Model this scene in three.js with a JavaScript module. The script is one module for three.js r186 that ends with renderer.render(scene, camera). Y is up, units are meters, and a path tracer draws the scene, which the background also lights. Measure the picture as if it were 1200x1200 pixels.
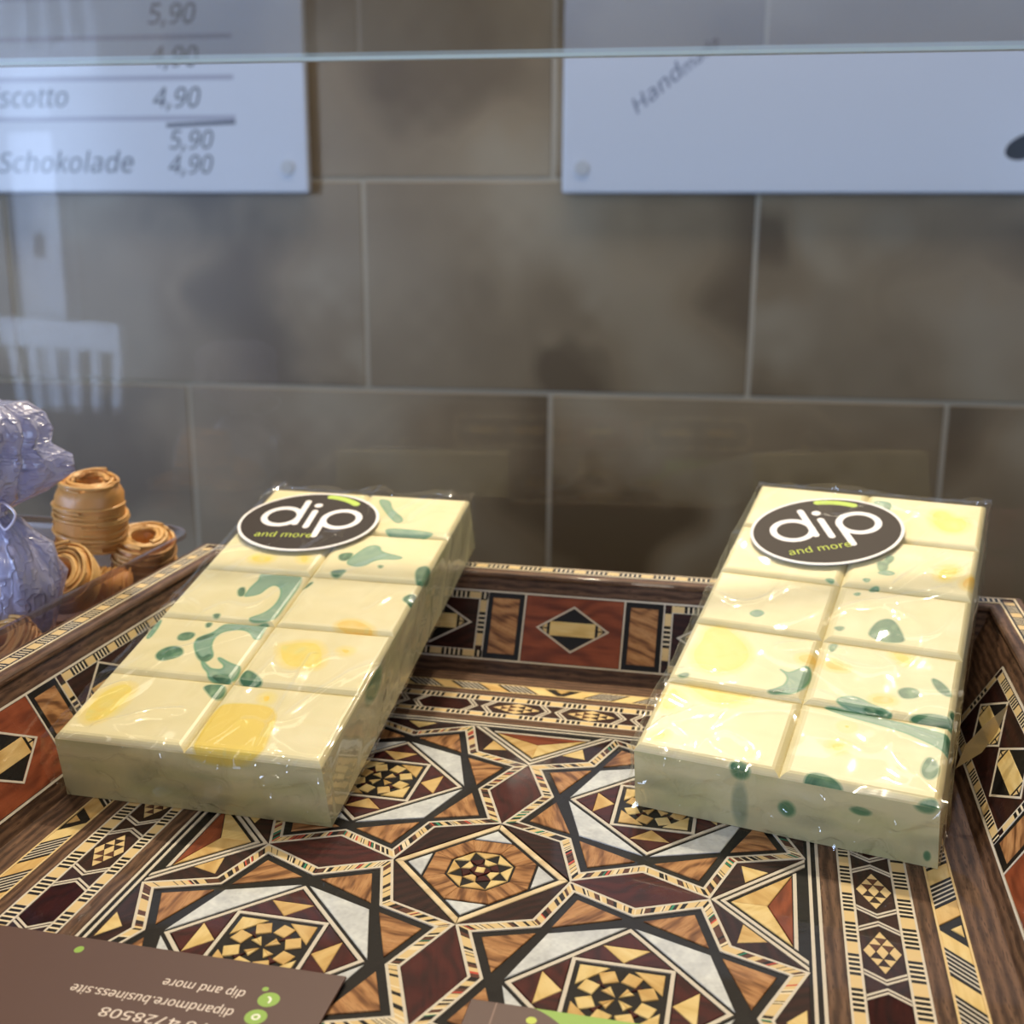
import * as THREE from 'three';
import { mergeGeometries } from 'three/addons/utils/BufferGeometryUtils.js';
import { RoundedBoxGeometry } from 'three/addons/geometries/RoundedBoxGeometry.js';
import { RectAreaLightUniformsLib } from 'three/addons/lights/RectAreaLightUniformsLib.js';

// ---------------------------------------------------------------- camera, sky, lights, exposure
const U = 0.08;                                   // one unit of the inlay lattice in metres
const scene = new THREE.Scene();
RectAreaLightUniformsLib.init();
const camera = new THREE.PerspectiveCamera(47.84, 1, 0.02, 60);
camera.position.set(0.79638 * U, 1.9668 * U, 3.15474 * U);
camera.quaternion.setFromRotationMatrix(new THREE.Matrix4().makeBasis(
  new THREE.Vector3(0.97605, 0.0044, -0.2175), new THREE.Vector3(-0.05652, 0.97058, -0.23403), new THREE.Vector3(0.21008, 0.24072, 0.94759)));
camera.focus = 0.30; camera.userData.fStop = 18;
scene.add(camera);
const renderer = new THREE.WebGLRenderer({ antialias: true });
renderer.toneMapping = THREE.LinearToneMapping;
renderer.toneMappingExposure = 1.0;
renderer.shadowMap.enabled = true;
scene.background = new THREE.Color(0.75, 0.9, 1.2);            // the overcast daylight outside the shop window

const YAW = 0.07226;                              // the tiled wall and the room stand at this angle to the tray
const nW = new THREE.Vector3(Math.sin(YAW), 0, Math.cos(YAW)), rW = new THREE.Vector3(Math.cos(YAW), 0, -Math.sin(YAW));
const W0 = new THREE.Vector3(-0.424, 1.967, -13.70);           // wall origin (units)
const atW = (s, t, n) => W0.clone().addScaledVector(rW, s).addScaledVector(nW, n).add(new THREE.Vector3(0, t, 0)).multiplyScalar(U);
const FLOOR = -12.5, CEIL = 18;

function areaLight(color, intensity, w, h, pos, target) {
  const l = new THREE.RectAreaLight(color, intensity, w * U, h * U);
  l.position.copy(pos); l.lookAt(target); scene.add(l); return l;
}
const SPOTS = [                                    // ceiling spots: position (units), target, intensity
  [[-2.6, 17.4, -10.8], [-0.5, 0, -0.6], 6.6], [[2.4, 17.4, -10.8], [0.4, 0, -0.5], 3.7], [[-7.0, 17.4, -3.0], [-2, 0, -0.6], 2.6]];
const PENDANTS = [[-1.35, 10.6, 15.0], [3.95, 10.6, 15.0]];
const spotLights = SPOTS.map(([p, t, i]) => {
  const l = new THREE.SpotLight(0xffe9cc, i, 0, 0.36, 0.7, 2);
  l.position.set(p[0] * U, p[1] * U - 0.03, p[2] * U); l.target.position.set(t[0] * U, t[1] * U, t[2] * U);
  l.castShadow = true; l.shadow.radius = 1.6; l.shadow.mapSize.set(2048, 2048);
  scene.add(l, l.target); return l;
});
const pendantLights = PENDANTS.map(p => {
  const l = new THREE.PointLight(0xfff0dc, 0.25, 0, 2); l.position.set(p[0] * U, p[1] * U - 0.06, p[2] * U); l.castShadow = true; l.shadow.radius = 2; scene.add(l); return l;
});
areaLight(0xffeeda, 7.4, 22, 3, atW(-1, CEIL - W0.y - 0.5, 4.6), atW(-1, 2, 0.5));       // ceiling strip that washes the tiled wall
areaLight(0xffe6c4, 1.6, 10, 10, atW(4, CEIL - W0.y - 0.5, 24), atW(4, -20, 24));     // ceiling panel of the sales room
areaLight(0xbcd4ff, 36, 11, 15, atW(-31.6, 1.5, 39), atW(0, 0, 40));                  // daylight through the side window
areaLight(0xb4ceff, 6.5, 13, 14, atW(24.5, 3, 56.2), atW(10, -1, 0));                       // daylight through the shop front

// ---------------------------------------------------------------- helpers
let seed = 7;
const rnd = () => { seed |= 0; seed = seed + 0x6D2B79F5 | 0; let t = Math.imul(seed ^ seed >>> 15, 1 | seed); t = t + Math.imul(t ^ t >>> 7, 61 | t) ^ t; return ((t ^ t >>> 14) >>> 0) / 4294967296; };
const rr = (a, b) => a + (b - a) * rnd();
const counts = {};
const numbered = n => { counts[n] = (counts[n] || 0) + 1; return counts[n] === 1 ? n : n + '_' + String(counts[n] - 1).padStart(3, '0'); };
function mesh(name, geo, mat, parent) {
  const m = new THREE.Mesh(geo, mat); m.name = numbered(name); m.castShadow = m.receiveShadow = true; (parent || scene).add(m); return m;
}
function group(name, x = 0, y = 0, z = 0) { const g = new THREE.Group(); g.name = numbered(name); g.position.set(x * U, y * U, z * U); scene.add(g); return g; }
function tag(o, label, category, grp) { o.userData.label = label; if (category) o.userData.category = category; if (grp) o.userData.group = grp; return o; }
function struct(o) { o.userData.kind = 'structure'; return o; }
function stuff(o) { o.userData.kind = 'stuff'; return o; }

class PB {                                         // polygon builder with flat normals, uv and optional colours
  constructor(col) { this.p = []; this.uv = []; this.c = col ? [] : null; }
  tri(a, b, c, ua, ub, uc, col) {
    this.p.push(...a, ...b, ...c); this.uv.push(...ua, ...ub, ...uc); if (this.c) for (let i = 0; i < 3; i++) this.c.push(...col);
  }
  build(scale = U) {
    const g = new THREE.BufferGeometry();
    g.setAttribute('position', new THREE.Float32BufferAttribute(this.p.map(v => v * scale), 3));
    g.setAttribute('uv', new THREE.Float32BufferAttribute(this.uv, 2));
    if (this.c) g.setAttribute('color', new THREE.Float32BufferAttribute(this.c, 3));
    g.computeVertexNormals(); return g;
  }
}
const sub = (a, b) => [a[0] - b[0], a[1] - b[1], a[2] - b[2]];
const cross = (a, b) => [a[1] * b[2] - a[2] * b[1], a[2] * b[0] - a[0] * b[2], a[0] * b[1] - a[1] * b[0]];
const dot = (a, b) => a[0] * b[0] + a[1] * b[1] + a[2] * b[2];
const lineX = (p, d, q, e) => { const k = d[0] * e[1] - d[1] * e[0]; const t = ((q[0] - p[0]) * e[1] - (q[1] - p[1]) * e[0]) / k; return [p[0] + d[0] * t, p[1] + d[1] * t]; };
function inset(poly, t) {                          // polygon with every edge moved inwards by t
  const n = poly.length; let A = 0; for (let i = 0; i < n; i++) { const a = poly[i], b = poly[(i + 1) % n]; A += a[0] * b[1] - a[1] * b[0]; }
  const s = Math.sign(A), L = poly.map((a, i) => { const b = poly[(i + 1) % n], dx = b[0] - a[0], dy = b[1] - a[1], l = Math.hypot(dx, dy) || 1e-9; return [[a[0] - s * dy / l * t, a[1] + s * dx / l * t], [dx, dy]]; });
  return poly.map((_, i) => { const P = L[(i + n - 1) % n], Q = L[i]; const k = P[1][0] * Q[1][1] - P[1][1] * Q[1][0]; return Math.abs(k) < 1e-9 ? Q[0] : lineX(P[0], P[1], Q[0], Q[1]); });
}
// a thin slab over a convex outline: frame F(a, b, h) -> [x, y, z], from height h0 up to h1, chamfered by bev
function prism(B, poly, F, h0, h1, bev = 0.0025, th = 0, off = [0, 0], col) {
  let o3 = poly.map(p => F(p[0], p[1], h1));
  const up = sub(F(poly[0][0], poly[0][1], h1 + 1), F(poly[0][0], poly[0][1], h1));
  let nn = [0, 0, 0]; for (let i = 1; i < poly.length - 1; i++) { const c = cross(sub(o3[i], o3[0]), sub(o3[i + 1], o3[0])); nn = [nn[0] + c[0], nn[1] + c[1], nn[2] + c[2]]; }
  if (dot(nn, up) < 0) poly = [...poly].reverse();
  const top = bev > 0 ? inset(poly, bev) : poly, n = poly.length, cs = Math.cos(th), sn = Math.sin(th);
  const uv = p => [(p[0] * cs - p[1] * sn) * U + off[0], (p[0] * sn + p[1] * cs) * U + off[1]];
  const T = top.map(p => F(p[0], p[1], h1)), E = poly.map(p => F(p[0], p[1], h1 - bev)), D = poly.map(p => F(p[0], p[1], h0));
  for (let i = 1; i < n - 1; i++) B.tri(T[0], T[i], T[i + 1], uv(top[0]), uv(top[i]), uv(top[i + 1]), col);
  const ring = (P, Q, pu, qu) => { for (let i = 0; i < n; i++) { const j = (i + 1) % n; B.tri(P[i], P[j], Q[j], uv(pu[i]), uv(pu[j]), uv(qu[j]), col); B.tri(P[i], Q[j], Q[i], uv(pu[i]), uv(qu[j]), uv(qu[i]), col); } };
  if (bev > 0) ring(E, T, poly, top);
  ring(D, bev > 0 ? E : T, poly, bev > 0 ? poly : top);
}

// ---------------------------------------------------------------- procedural textures
function lattice(px, py, s) { const a = new Float32Array(px * py); let z = s; for (let i = 0; i < a.length; i++) { z = (z * 1664525 + 1013904223) >>> 0; a[i] = z / 4294967296; } return (x, y) => { const xi = Math.floor(x), yi = Math.floor(y), f = x - xi, g = y - yi, u = f * f * (3 - 2 * f), v = g * g * (3 - 2 * g), w = (i, j) => a[((j % py) + py) % py * px + ((i % px) + px) % px]; return (w(xi, yi) * (1 - u) + w(xi + 1, yi) * u) * (1 - v) + (w(xi, yi + 1) * (1 - u) + w(xi + 1, yi + 1) * u) * v; }; }
function dataTex(n, fn, srgb = true) {             // fn(u, v) -> [r, g, b] in 0..1 (sRGB when srgb)
  const d = new Uint8Array(n * n * 4);
  for (let j = 0; j < n; j++) for (let i = 0; i < n; i++) { const c = fn(i / n, j / n), k = (j * n + i) * 4; for (let q = 0; q < 3; q++) d[k + q] = Math.max(0, Math.min(255, c[q] * 255)); d[k + 3] = 255; }
  const t = new THREE.DataTexture(d, n, n); t.wrapS = t.wrapT = THREE.RepeatWrapping; t.magFilter = t.minFilter = THREE.LinearFilter; if (srgb) t.colorSpace = THREE.SRGBColorSpace; t.needsUpdate = true; return t;
}
const mix = (a, b, t) => a.map((v, i) => v + (b[i] - v) * t), clamp = (x, a = 0, b = 1) => Math.max(a, Math.min(b, x));
function woodTex(n, sizeM, cols, { rings = 9, warp = 0.5, pores = 0.25, s = 1 } = {}) {   // grain runs along u
  const A = lattice(3, 5, s), B = lattice(6, 40, s + 1), Cc = lattice(14, 160, s + 2), D = lattice(4, 4, s + 3);
  const t = dataTex(n, (u, v) => {
    const w = A(u * 3, v * 5) * warp + D(u * 4, v * 4) * warp * 0.5;
    let g = 0.5 + 0.5 * Math.sin((v * rings + w * 3) * Math.PI * 2); g = g * 0.55 + B(u * 6, v * 40) * 0.45;
    let c = g < 0.5 ? mix(cols[0], cols[1], g * 2) : mix(cols[1], cols[2], g * 2 - 1);
    const p = Cc(u * 14, v * 160); return mix(c, cols[0], clamp((p - 0.62) * 3) * pores);
  });
  t.repeat.set(1 / sizeM, 1 / sizeM); return t;
}
const speck = (() => { const A = lattice(97, 97, 5), B = lattice(23, 23, 6); const t = dataTex(512, (u, v) => { const a = A(u * 97, v * 97), b = B(u * 23, v * 23); const k = 0.45 + (b - 0.5) * 0.5 + Math.max(0, a - 0.8) * 1.6; return [k, k, k]; }, false); t.repeat.set(1 / 0.045, 1 / 0.045); return t; })();
const C = (r, g, b) => [r / 255, g / 255, b / 255];
const lac = (o, bump = 0.0002) => new THREE.MeshPhysicalMaterial({ roughness: 0.6, specularIntensity: 0.3, clearcoat: 0.5, clearcoatRoughness: 0.03, bumpMap: speck, bumpScale: bump, ...o });
const M = {
  ebony: lac({ color: 0x15110f }), darkbrown: lac({ map: woodTex(256, 0.03, [C(30, 12, 9), C(46, 20, 15), C(58, 27, 20)], { s: 21 }) }),
  rosewood: lac({ map: woodTex(256, 0.03, [C(44, 12, 10), C(68, 20, 17), C(80, 27, 21)], { rings: 6, s: 31 }) }),
  padauk: lac({ map: woodTex(256, 0.04, [C(96, 44, 24), C(134, 66, 38), C(150, 78, 46)], { rings: 5, s: 41 }) }),
  bone: lac({ color: new THREE.Color().setRGB(0.80, 0.76, 0.69, THREE.SRGBColorSpace) }),
  boneBar: lac({ map: woodTex(256, 0.03, [C(208, 182, 138), C(228, 206, 165), C(236, 218, 180)], { rings: 4, s: 51 }) }),
  olive: [0, 1, 2].map(i => lac({ map: woodTex(512, 0.022, [C(92, 56, 30), C(172, 122, 76), C(196, 148, 98)], { rings: 4, warp: 0.34, pores: 0.3, s: 61 + i * 7 }) })),
  lemon: [0, 1].map(i => lac({ map: woodTex(256, 0.03, i ? [C(196, 156, 92), C(212, 176, 112), C(222, 190, 128)] : [C(210, 178, 110), C(226, 198, 134), C(232, 208, 148)], { rings: 3, s: 91 + i * 5 }) })),
  walnut: lac({ map: woodTex(512, 0.03, [C(60, 42, 32), C(98, 72, 54), C(124, 94, 72)], { rings: 12, warp: 0.12, pores: 0.8, s: 71 }), roughness: 0.6, clearcoat: 0.3 }),
  pearl: lac({ map: (() => { const A = lattice(9, 9, 3), B = lattice(40, 40, 4); const t = dataTex(256, (u, v) => { const k = A(u * 9, v * 9) * 0.12 + B(u * 40, v * 40) * 0.07; return [0.72 + k, 0.73 + k, 0.735 + k * 0.9]; }); t.repeat.set(33, 33); return t; })(), clearcoat: 1 }),
  fine: lac({ vertexColors: true }),
};
const RGB = hex => { const c = new THREE.Color(hex); return [c.r, c.g, c.b]; };
const K = { bone: RGB(0xd4cab8), black: RGB(0x14100e), yellow: RGB(0xdcc08a), brown: RGB(0x5a3626), cream: RGB(0xe9d8b4), red: RGB(0xc6503c), green: RGB(0x2f8a68), dark: RGB(0x33211a) };

// ---------------------------------------------------------------- the room
const GROUT = new THREE.MeshStandardMaterial({ color: 0xbcae98, roughness: 0.9 });
const paint = (c, r = 0.9) => new THREE.MeshStandardMaterial({ color: c, roughness: r });
function box(w, h, d, r = 0) { return r ? new RoundedBoxGeometry(w * U, h * U, d * U, 3, r * U) : new THREE.BoxGeometry(w * U, h * U, d * U); }
function inRoom(name, geo, mat, s, t, n) { const m = mesh(name, geo, mat); m.position.copy(atW(s, t, n)); m.rotation.y = YAW; return m; }
const H = CEIL - FLOOR, MID = (CEIL + FLOOR) / 2 - W0.y;
const wallBack = struct(inRoom('wall_back', box(66, H + 2, 1), GROUT, 0, MID, -0.517));
{ // tiles laid on the back wall in running bond
  const TW = 5.64, TH = 3.045, g = 0.06, base = lattice(12, 12, 401), det = lattice(40, 40, 402), vein = lattice(9, 9, 403);
  const tm = dataTex(512, (u, v) => {
    const a = base(u * 12, v * 12), d = det(u * 40, v * 40), w = vein(u * 9 + a * 1.4, v * 9 + d * 0.3);
    let c = mix(C(132, 111, 82), C(160, 138, 106), a * 0.7 + d * 0.3); c = mix(c, C(104, 84, 58), clamp((w - 0.48) * 3) * 0.85); return mix(c, C(180, 164, 138), clamp(0.42 - w) * 1.5);
  });
  tm.repeat.set(1 / 0.9, 1 / 0.9);
  const mats = [0, 1, 2].map(i => new THREE.MeshPhysicalMaterial({ map: tm, color: new THREE.Color().setScalar(0.94 + i * 0.05), roughness: 0.45, clearcoat: 0.15, clearcoatRoughness: 0.35, bumpMap: tm, bumpScale: 0.0006 }));
  const geos = [0, 1, 2, 3, 4].map(i => { const q = new RoundedBoxGeometry((TW - g) * U, (TH - g) * U, 0.12 * U, 2, 0.02 * U), p = q.attributes.position, uv = q.attributes.uv; for (let k = 0; k < p.count; k++) uv.setXY(k, p.getX(k) + i * 0.37, p.getY(k) + i * 0.23); return q; });
  for (let row = -4; row <= 4; row++) for (let col = -5; col <= 4; col++) {
    const s = (row % 2 ? -1.92 : 0.945) + (col + 0.5) * TW, t = -2.405 + (row + 0.5) * TH;
    if (Math.abs(s) > 31) continue;
    const m = mesh('tile', geos[Math.floor(rnd() * 5)], mats[Math.floor(rnd() * 3)], wallBack);
    m.position.set(s * U, (t - MID) * U, (0.517 - 0.06) * U);
  }
}
{ // side wall with a window opening from n = 33 to 45
  const g = mergeGeometries([box(1, H, 33.6).translate(0, 0, (16.2 - 28) * U), box(1, H, 12).translate(0, 0, (51 - 28) * U), box(1, 8, 12).translate(0, (-H / 2 + 4) * U, (39 - 28) * U), box(1, 7, 12).translate(0, (H / 2 - 3.5) * U, (39 - 28) * U)]);
  struct(inRoom('wall_left', g, paint(0x3a342e), -32.5, MID, 28));
}
struct(inRoom('wall_right', box(1, H, 57.6), paint(0x857a6b), 32.5, MID, 28.2));
{ // shop front with a window opening from s = 18 to 31
  const g = mergeGeometries([box(51, H, 1).translate((18 - 25.5) * U, 0, 0), box(2, H, 1).translate(32 * U, 0, 0), box(13, 8, 1).translate(24.5 * U, (-H / 2 + 4) * U, 0), box(13, 8, 1).translate(24.5 * U, (H / 2 - 4) * U, 0)]);
  struct(inRoom('wall_front', g, paint(0x312c27), 0, MID, 57)); }
struct(inRoom('ceiling', box(66, 1, 59), paint(0xb9b0a2), 0, CEIL + 0.5 - W0.y, 28));
struct(inRoom('floor', box(66, 1, 59), paint(0x38322c, 0.7), 0, FLOOR - 0.5 - W0.y, 28));

// ---------------------------------------------------------------- counter
{
  const wood = new THREE.MeshPhysicalMaterial({ map: woodTex(512, 0.25, [C(70, 48, 36), C(98, 70, 52), C(116, 86, 66)], { rings: 8, s: 141 }), roughness: 0.5 });
  const ctr = group('counter', 0, 0, 0.6);
  const slabG = box(24, 0.45, 7.4, 0.08); { const p = slabG.attributes.position, uv = slabG.attributes.uv; for (let i = 0; i < p.count; i++) uv.setXY(i, p.getX(i), p.getZ(i) + p.getY(i)); }
  mesh('counter_top', slabG, wood, ctr).position.set(0, -0.375 * U, 0.2 * U);
  mesh('counter_base', box(23, 11.6, 6.4, 0.05), paint(0x4a3b30), ctr).position.set(0, (-0.6 - 5.9) * U, 0.1 * U);
  mesh('plinth', box(22.6, 0.35, 6.0), paint(0x2c2520), ctr).position.set(0, (FLOOR + 0.17) * U, 0.1 * U);
  tag(ctr, 'dark brown wooden counter under the inlaid tray and plastic trays', 'counter');
}

// ---------------------------------------------------------------- the inlaid tray
const S = 1.044, d = 0.2858, k = 0.2134, w = 0.0948;
const tray = group('inlaid_tray');
tag(tray, 'inlaid wooden tray with geometric marquetry holding the two wrapped bars', 'tray');
const plate = new PB(); prism(plate, [[-1.60, -1.64], [1.60, -1.64], [1.60, 1.64], [-1.60, 1.64]], (a, b, h) => [a, h, b], -0.12, -0.004, 0);
const trayFloor = mesh('tray_floor', plate.build(), M.ebony, tray);
const FL = (a, b, h) => [a, h, b];
const fine = new PB(true);
function piece(name, poly, F, mat, parent, h0 = -0.004, h1 = 0, th = rr(0, 6.28)) {
  const B = new PB(); prism(B, poly, F, h0, h1, 0.0018, th, [rnd(), rnd()]); return mesh(name, B.build(), Array.isArray(mat) ? mat[Math.floor(rnd() * mat.length)] : mat, parent);
}
const fl = (name, poly, mat, h1 = 0, th) => piece(name + '_inlay', poly.map(([x, z]) => [x, z * S]), FL, mat, trayFloor, -0.004, h1, th);
const ff = (poly, col, h1 = 0) => prism(fine, poly.map(([x, z]) => [x, z * S]), FL, -0.004, h1, 0, 0, [0, 0], col);
const polar = (r, deg) => [r * Math.cos(deg * Math.PI / 180), r * Math.sin(deg * Math.PI / 180)];
function stripes(P0, P1, Q0, Q1) {                 // a ribbon of thin coloured stripes between two rails
  let t = 0; const L = Math.hypot(P1[0] - P0[0], P1[1] - P0[1]);
  while (t < 1) {
    const q = rnd(), col = q < 0.3 ? K.yellow : q < 0.5 ? K.cream : q < 0.68 ? K.black : q < 0.82 ? K.brown : q < 0.9 ? K.dark : q < 0.95 ? K.red : K.green;
    const wd = (col === K.yellow || col === K.brown ? rr(0.010, 0.024) : rr(0.004, 0.010)) / L, t1 = Math.min(1, t + wd), l = (A, B, s) => [A[0] + (B[0] - A[0]) * s, A[1] + (B[1] - A[1]) * s];
    ff([l(P0, P1, t), l(P0, P1, t1), l(Q0, Q1, t1), l(Q0, Q1, t)], col); t = t1;
    if (rnd() < 0.5 && t < 1) { const t2 = Math.min(1, t + 0.004 / L); ff([l(P0, P1, t), l(P0, P1, t2), l(Q0, Q1, t2), l(Q0, Q1, t)], K.black); t = t2; }
  }
}
function starMedallion(cx, cz) {
  const at = p => [p[0] + cx, p[1] + cz], pl = a => a.map(at);
  const q1 = [[0, -(0.5 - w)], [0.5 - d, -0.5], [0.5 - k, -(0.5 - k)], [0.5, -(0.5 - d)], [0.5 - w, 0]];   // one quarter of the star outline
  const star = []; for (let i = 0; i < 4; i++) { const c = Math.round(Math.cos(i * Math.PI / 2)), s = Math.round(Math.sin(i * Math.PI / 2)); for (const p of q1.slice(0, 4)) star.push([p[0] * c - p[1] * s, p[0] * s + p[1] * c]); }
  const o = [0, 0.0085, 0.032, 0.0405, 0.066].map(t => t ? inset(star, t) : star);
  for (let i = 0; i < 16; i++) {
    const j = (i + 1) % 16;
    ff(pl([o[0][i], o[0][j], o[1][j], o[1][i]]), K.bone); ff(pl([o[2][i], o[2][j], o[3][j], o[3][i]]), K.bone);
    stripes(at(o[1][i]), at(o[1][j]), at(o[2][i]), at(o[2][j]));
    if (i % 2) {                                   // a tip: the olive wood triangle in the arm of the star
      const T = o[4][i], P = o[4][i - 1], N = o[4][j], ang = Math.atan2(star[i][1], star[i][0]), nx = Math.cos(ang), ny = Math.sin(ang), A = 0.331;
      const a = lineX(T, [P[0] - T[0], P[1] - T[1]], [nx * A, ny * A], [-ny, nx]), b = lineX(T, [N[0] - T[0], N[1] - T[1]], [nx * A, ny * A], [-ny, nx]);
      fl('olivewood', pl([T, a, b]), M.olive);
    }
  }
  for (let i = 0; i < 4; i++) {
    const rot = p => { const c = Math.round(Math.cos(i * Math.PI / 2)), s = Math.round(Math.sin(i * Math.PI / 2)); return at([p[0] * c - p[1] * s, p[0] * s + p[1] * c]); }, R = a => a.map(rot);
    fl('pearl', R([[0.306, 0.012], [0.231, 0.231], [0.012, 0.306]]), M.pearl);
    ff(R([[0.302, 0], [0, 0.302], [0, 0.285], [0.285, 0]]), K.bone);
    // corner triangle of the square: rosewood pieces around a lemonwood one
    const A = [0.28, 0], B = [0.1455, 0.1345], D = [0.1455, -0.1345], m = (p, q) => [(p[0] + q[0]) / 2, (p[1] + q[1]) / 2];
    fl('lemonwood', R([m(A, B), m(B, D), m(A, D)]), M.lemon);
    fl('rosewood', R([A, m(A, B), m(A, D)]), M.rosewood); fl('rosewood', R([m(A, B), B, m(B, D)]), M.rosewood); fl('rosewood', R([m(A, D), m(B, D), D]), M.rosewood);
    ff(R([[0.1425, -0.1425], [0.1425, 0.1425], [0.131, 0.131], [0.131, -0.131]]), K.bone);
    fl('lemonwood', R([[0.117, 0.117], [0.117, 0.034], [0.034, 0.117]]), M.lemon);
    for (const a of [22, 68]) { const c = polar(0.085, a), h = 0.0225; fl('lemonwood', R([45, 135, 225, 315].map(b => { const e = polar(h * 1.41, b + a); return [c[0] + e[0], c[1] + e[1]]; })), M.lemon); }
    fl('rosewood', R([polar(0.083, 38), polar(0.083, 52), polar(0.046, 45)]), M.rosewood);
    fl('lemonwood', R([polar(0.007, 45), polar(0.05, 27), polar(0.046, 45)]), M.lemon); fl('lemonwood', R([polar(0.007, 45), polar(0.046, 45), polar(0.05, 63)]), M.lemon);
  }
}
for (const [x, z] of [[-0.5, -0.5], [0.5, -0.5], [-0.5, 0.5], [0.5, 0.5]]) starMedallion(x, z);
// full rhombi between the medallions
for (let i = 0; i < 4; i++) { const c = Math.round(Math.cos(i * Math.PI / 2)), s = Math.round(Math.sin(i * Math.PI / 2)); fl('rosewood', inset([[d, 0], [0.5, w], [1 - d, 0], [0.5, -w]], 0.001).map(p => [p[0] * c - p[1] * s, p[0] * s + p[1] * c]), M.rosewood, 0, i * Math.PI / 2 + 0.3); }
// central square medallion
for (let i = 0; i < 4; i++) {
  const c = Math.round(Math.cos(i * Math.PI / 2)), s = Math.round(Math.sin(i * Math.PI / 2)), R = a => a.map(p => [p[0] * c - p[1] * s, p[0] * s + p[1] * c]);
  fl('darkwood', R(inset([[d, 0], [k, k], [0, d]], 0.001)), M.darkbrown);
  fl('bone', R([[0.28, 0.001], [0.001, 0.28], [0.001, 0.252], [0.252, 0.001]]), M.boneBar, 0, Math.PI / 4);
  fl('pearl', R([[0.236, 0], [0.174, 0.062], [0.174, -0.062]]), M.pearl);
}
for (let i = 0; i < 8; i++) {
  const a0 = 22.5 + i * 45, a1 = a0 + 45;
  fl('olivewood', [polar(0.18, a0), polar(0.18, a1), polar(0.113, a1), polar(0.113, a0)], M.olive, 0, -(a0 + 22.5) * Math.PI / 180);
  fl('lemonwood', [polar(0.105, a0), polar(0.105, a1), polar(0.065, a0 + 22.5)], M.lemon);
  fl(i % 2 ? 'rosewood' : 'lemonwood', [polar(0.063, a0 - 22.5), polar(0.063, a0 + 22.5), polar(0.033, a0 + 14), polar(0.033, a0 - 14)], i % 2 ? M.rosewood : M.lemon);
}
fl('rosewood', [0, 90, 180, 270].map(a => polar(0.036, a)), M.rosewood); fl('lemonwood', [45, 135, 225, 315].map(a => polar(0.02, a)), M.lemon, 0.002);
// half medallions and half rhombi along the four borders: p = distance from the border, q = along it
for (let i = 0; i < 4; i++) {
  const c = Math.round(Math.cos(i * Math.PI / 2)), s = Math.round(Math.sin(i * Math.PI / 2)), R = a => a.map(([p, q]) => { const x = 1 - p, z = q; return [x * c - z * s, x * s + z * c]; });
  for (const g of [1, -1]) {
    for (const c1 of [0.284, 0.256]) ff(R([[c1, 0], [c1 - 0.016, 0], [0.003, g * (c1 - 0.019)], [0.003, g * (c1 - 0.003)]]), K.bone);
    fl('lemonwood', R([[0.2235, 0], [0.044, g * 0.1795], [0.117, 0]]), M.lemon[g > 0 ? 0 : 1], 0, i * Math.PI / 2 + g * 0.8);
    fl('darkwood', R(inset([[d, 0], [k, g * k], [0.003, g * (d - 0.003)]], 0.001)), M.darkbrown);
    fl('lemonwood', R([[k - 0.014, g * (k - 0.014)], [0.185, g * 0.107], [0.115, g * 0.177]]), M.lemon, 0.0015);
    fl('darkwood', R(inset([[0.003, g * (d + 0.003)], [w, g * 0.5], [0.003, g * (1 - d - 0.003)]], 0.001)), M.darkbrown);
    fl('lemonwood', R([[0.012, g * 0.44], [0.012, g * 0.56], [0.066, g * 0.5]]), M.lemon, 0.0015);
  }
  fl('padauk', R([[0.115, 0], [0.044, 0.172], [0.044, -0.172]]), M.padauk, 0, i * Math.PI / 2 + 1.57);
  ff(R([[0.030, -0.196], [0.030, 0.196], [0.041, 0.187], [0.041, -0.187]]), K.bone);
  fl('darkwood', R([[0.003, 1 - d + 0.004], [1 - 1 + k, 1 - k], [d - 0.003, 0.997], [0.003, 0.997]]), M.darkbrown);
}
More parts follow.
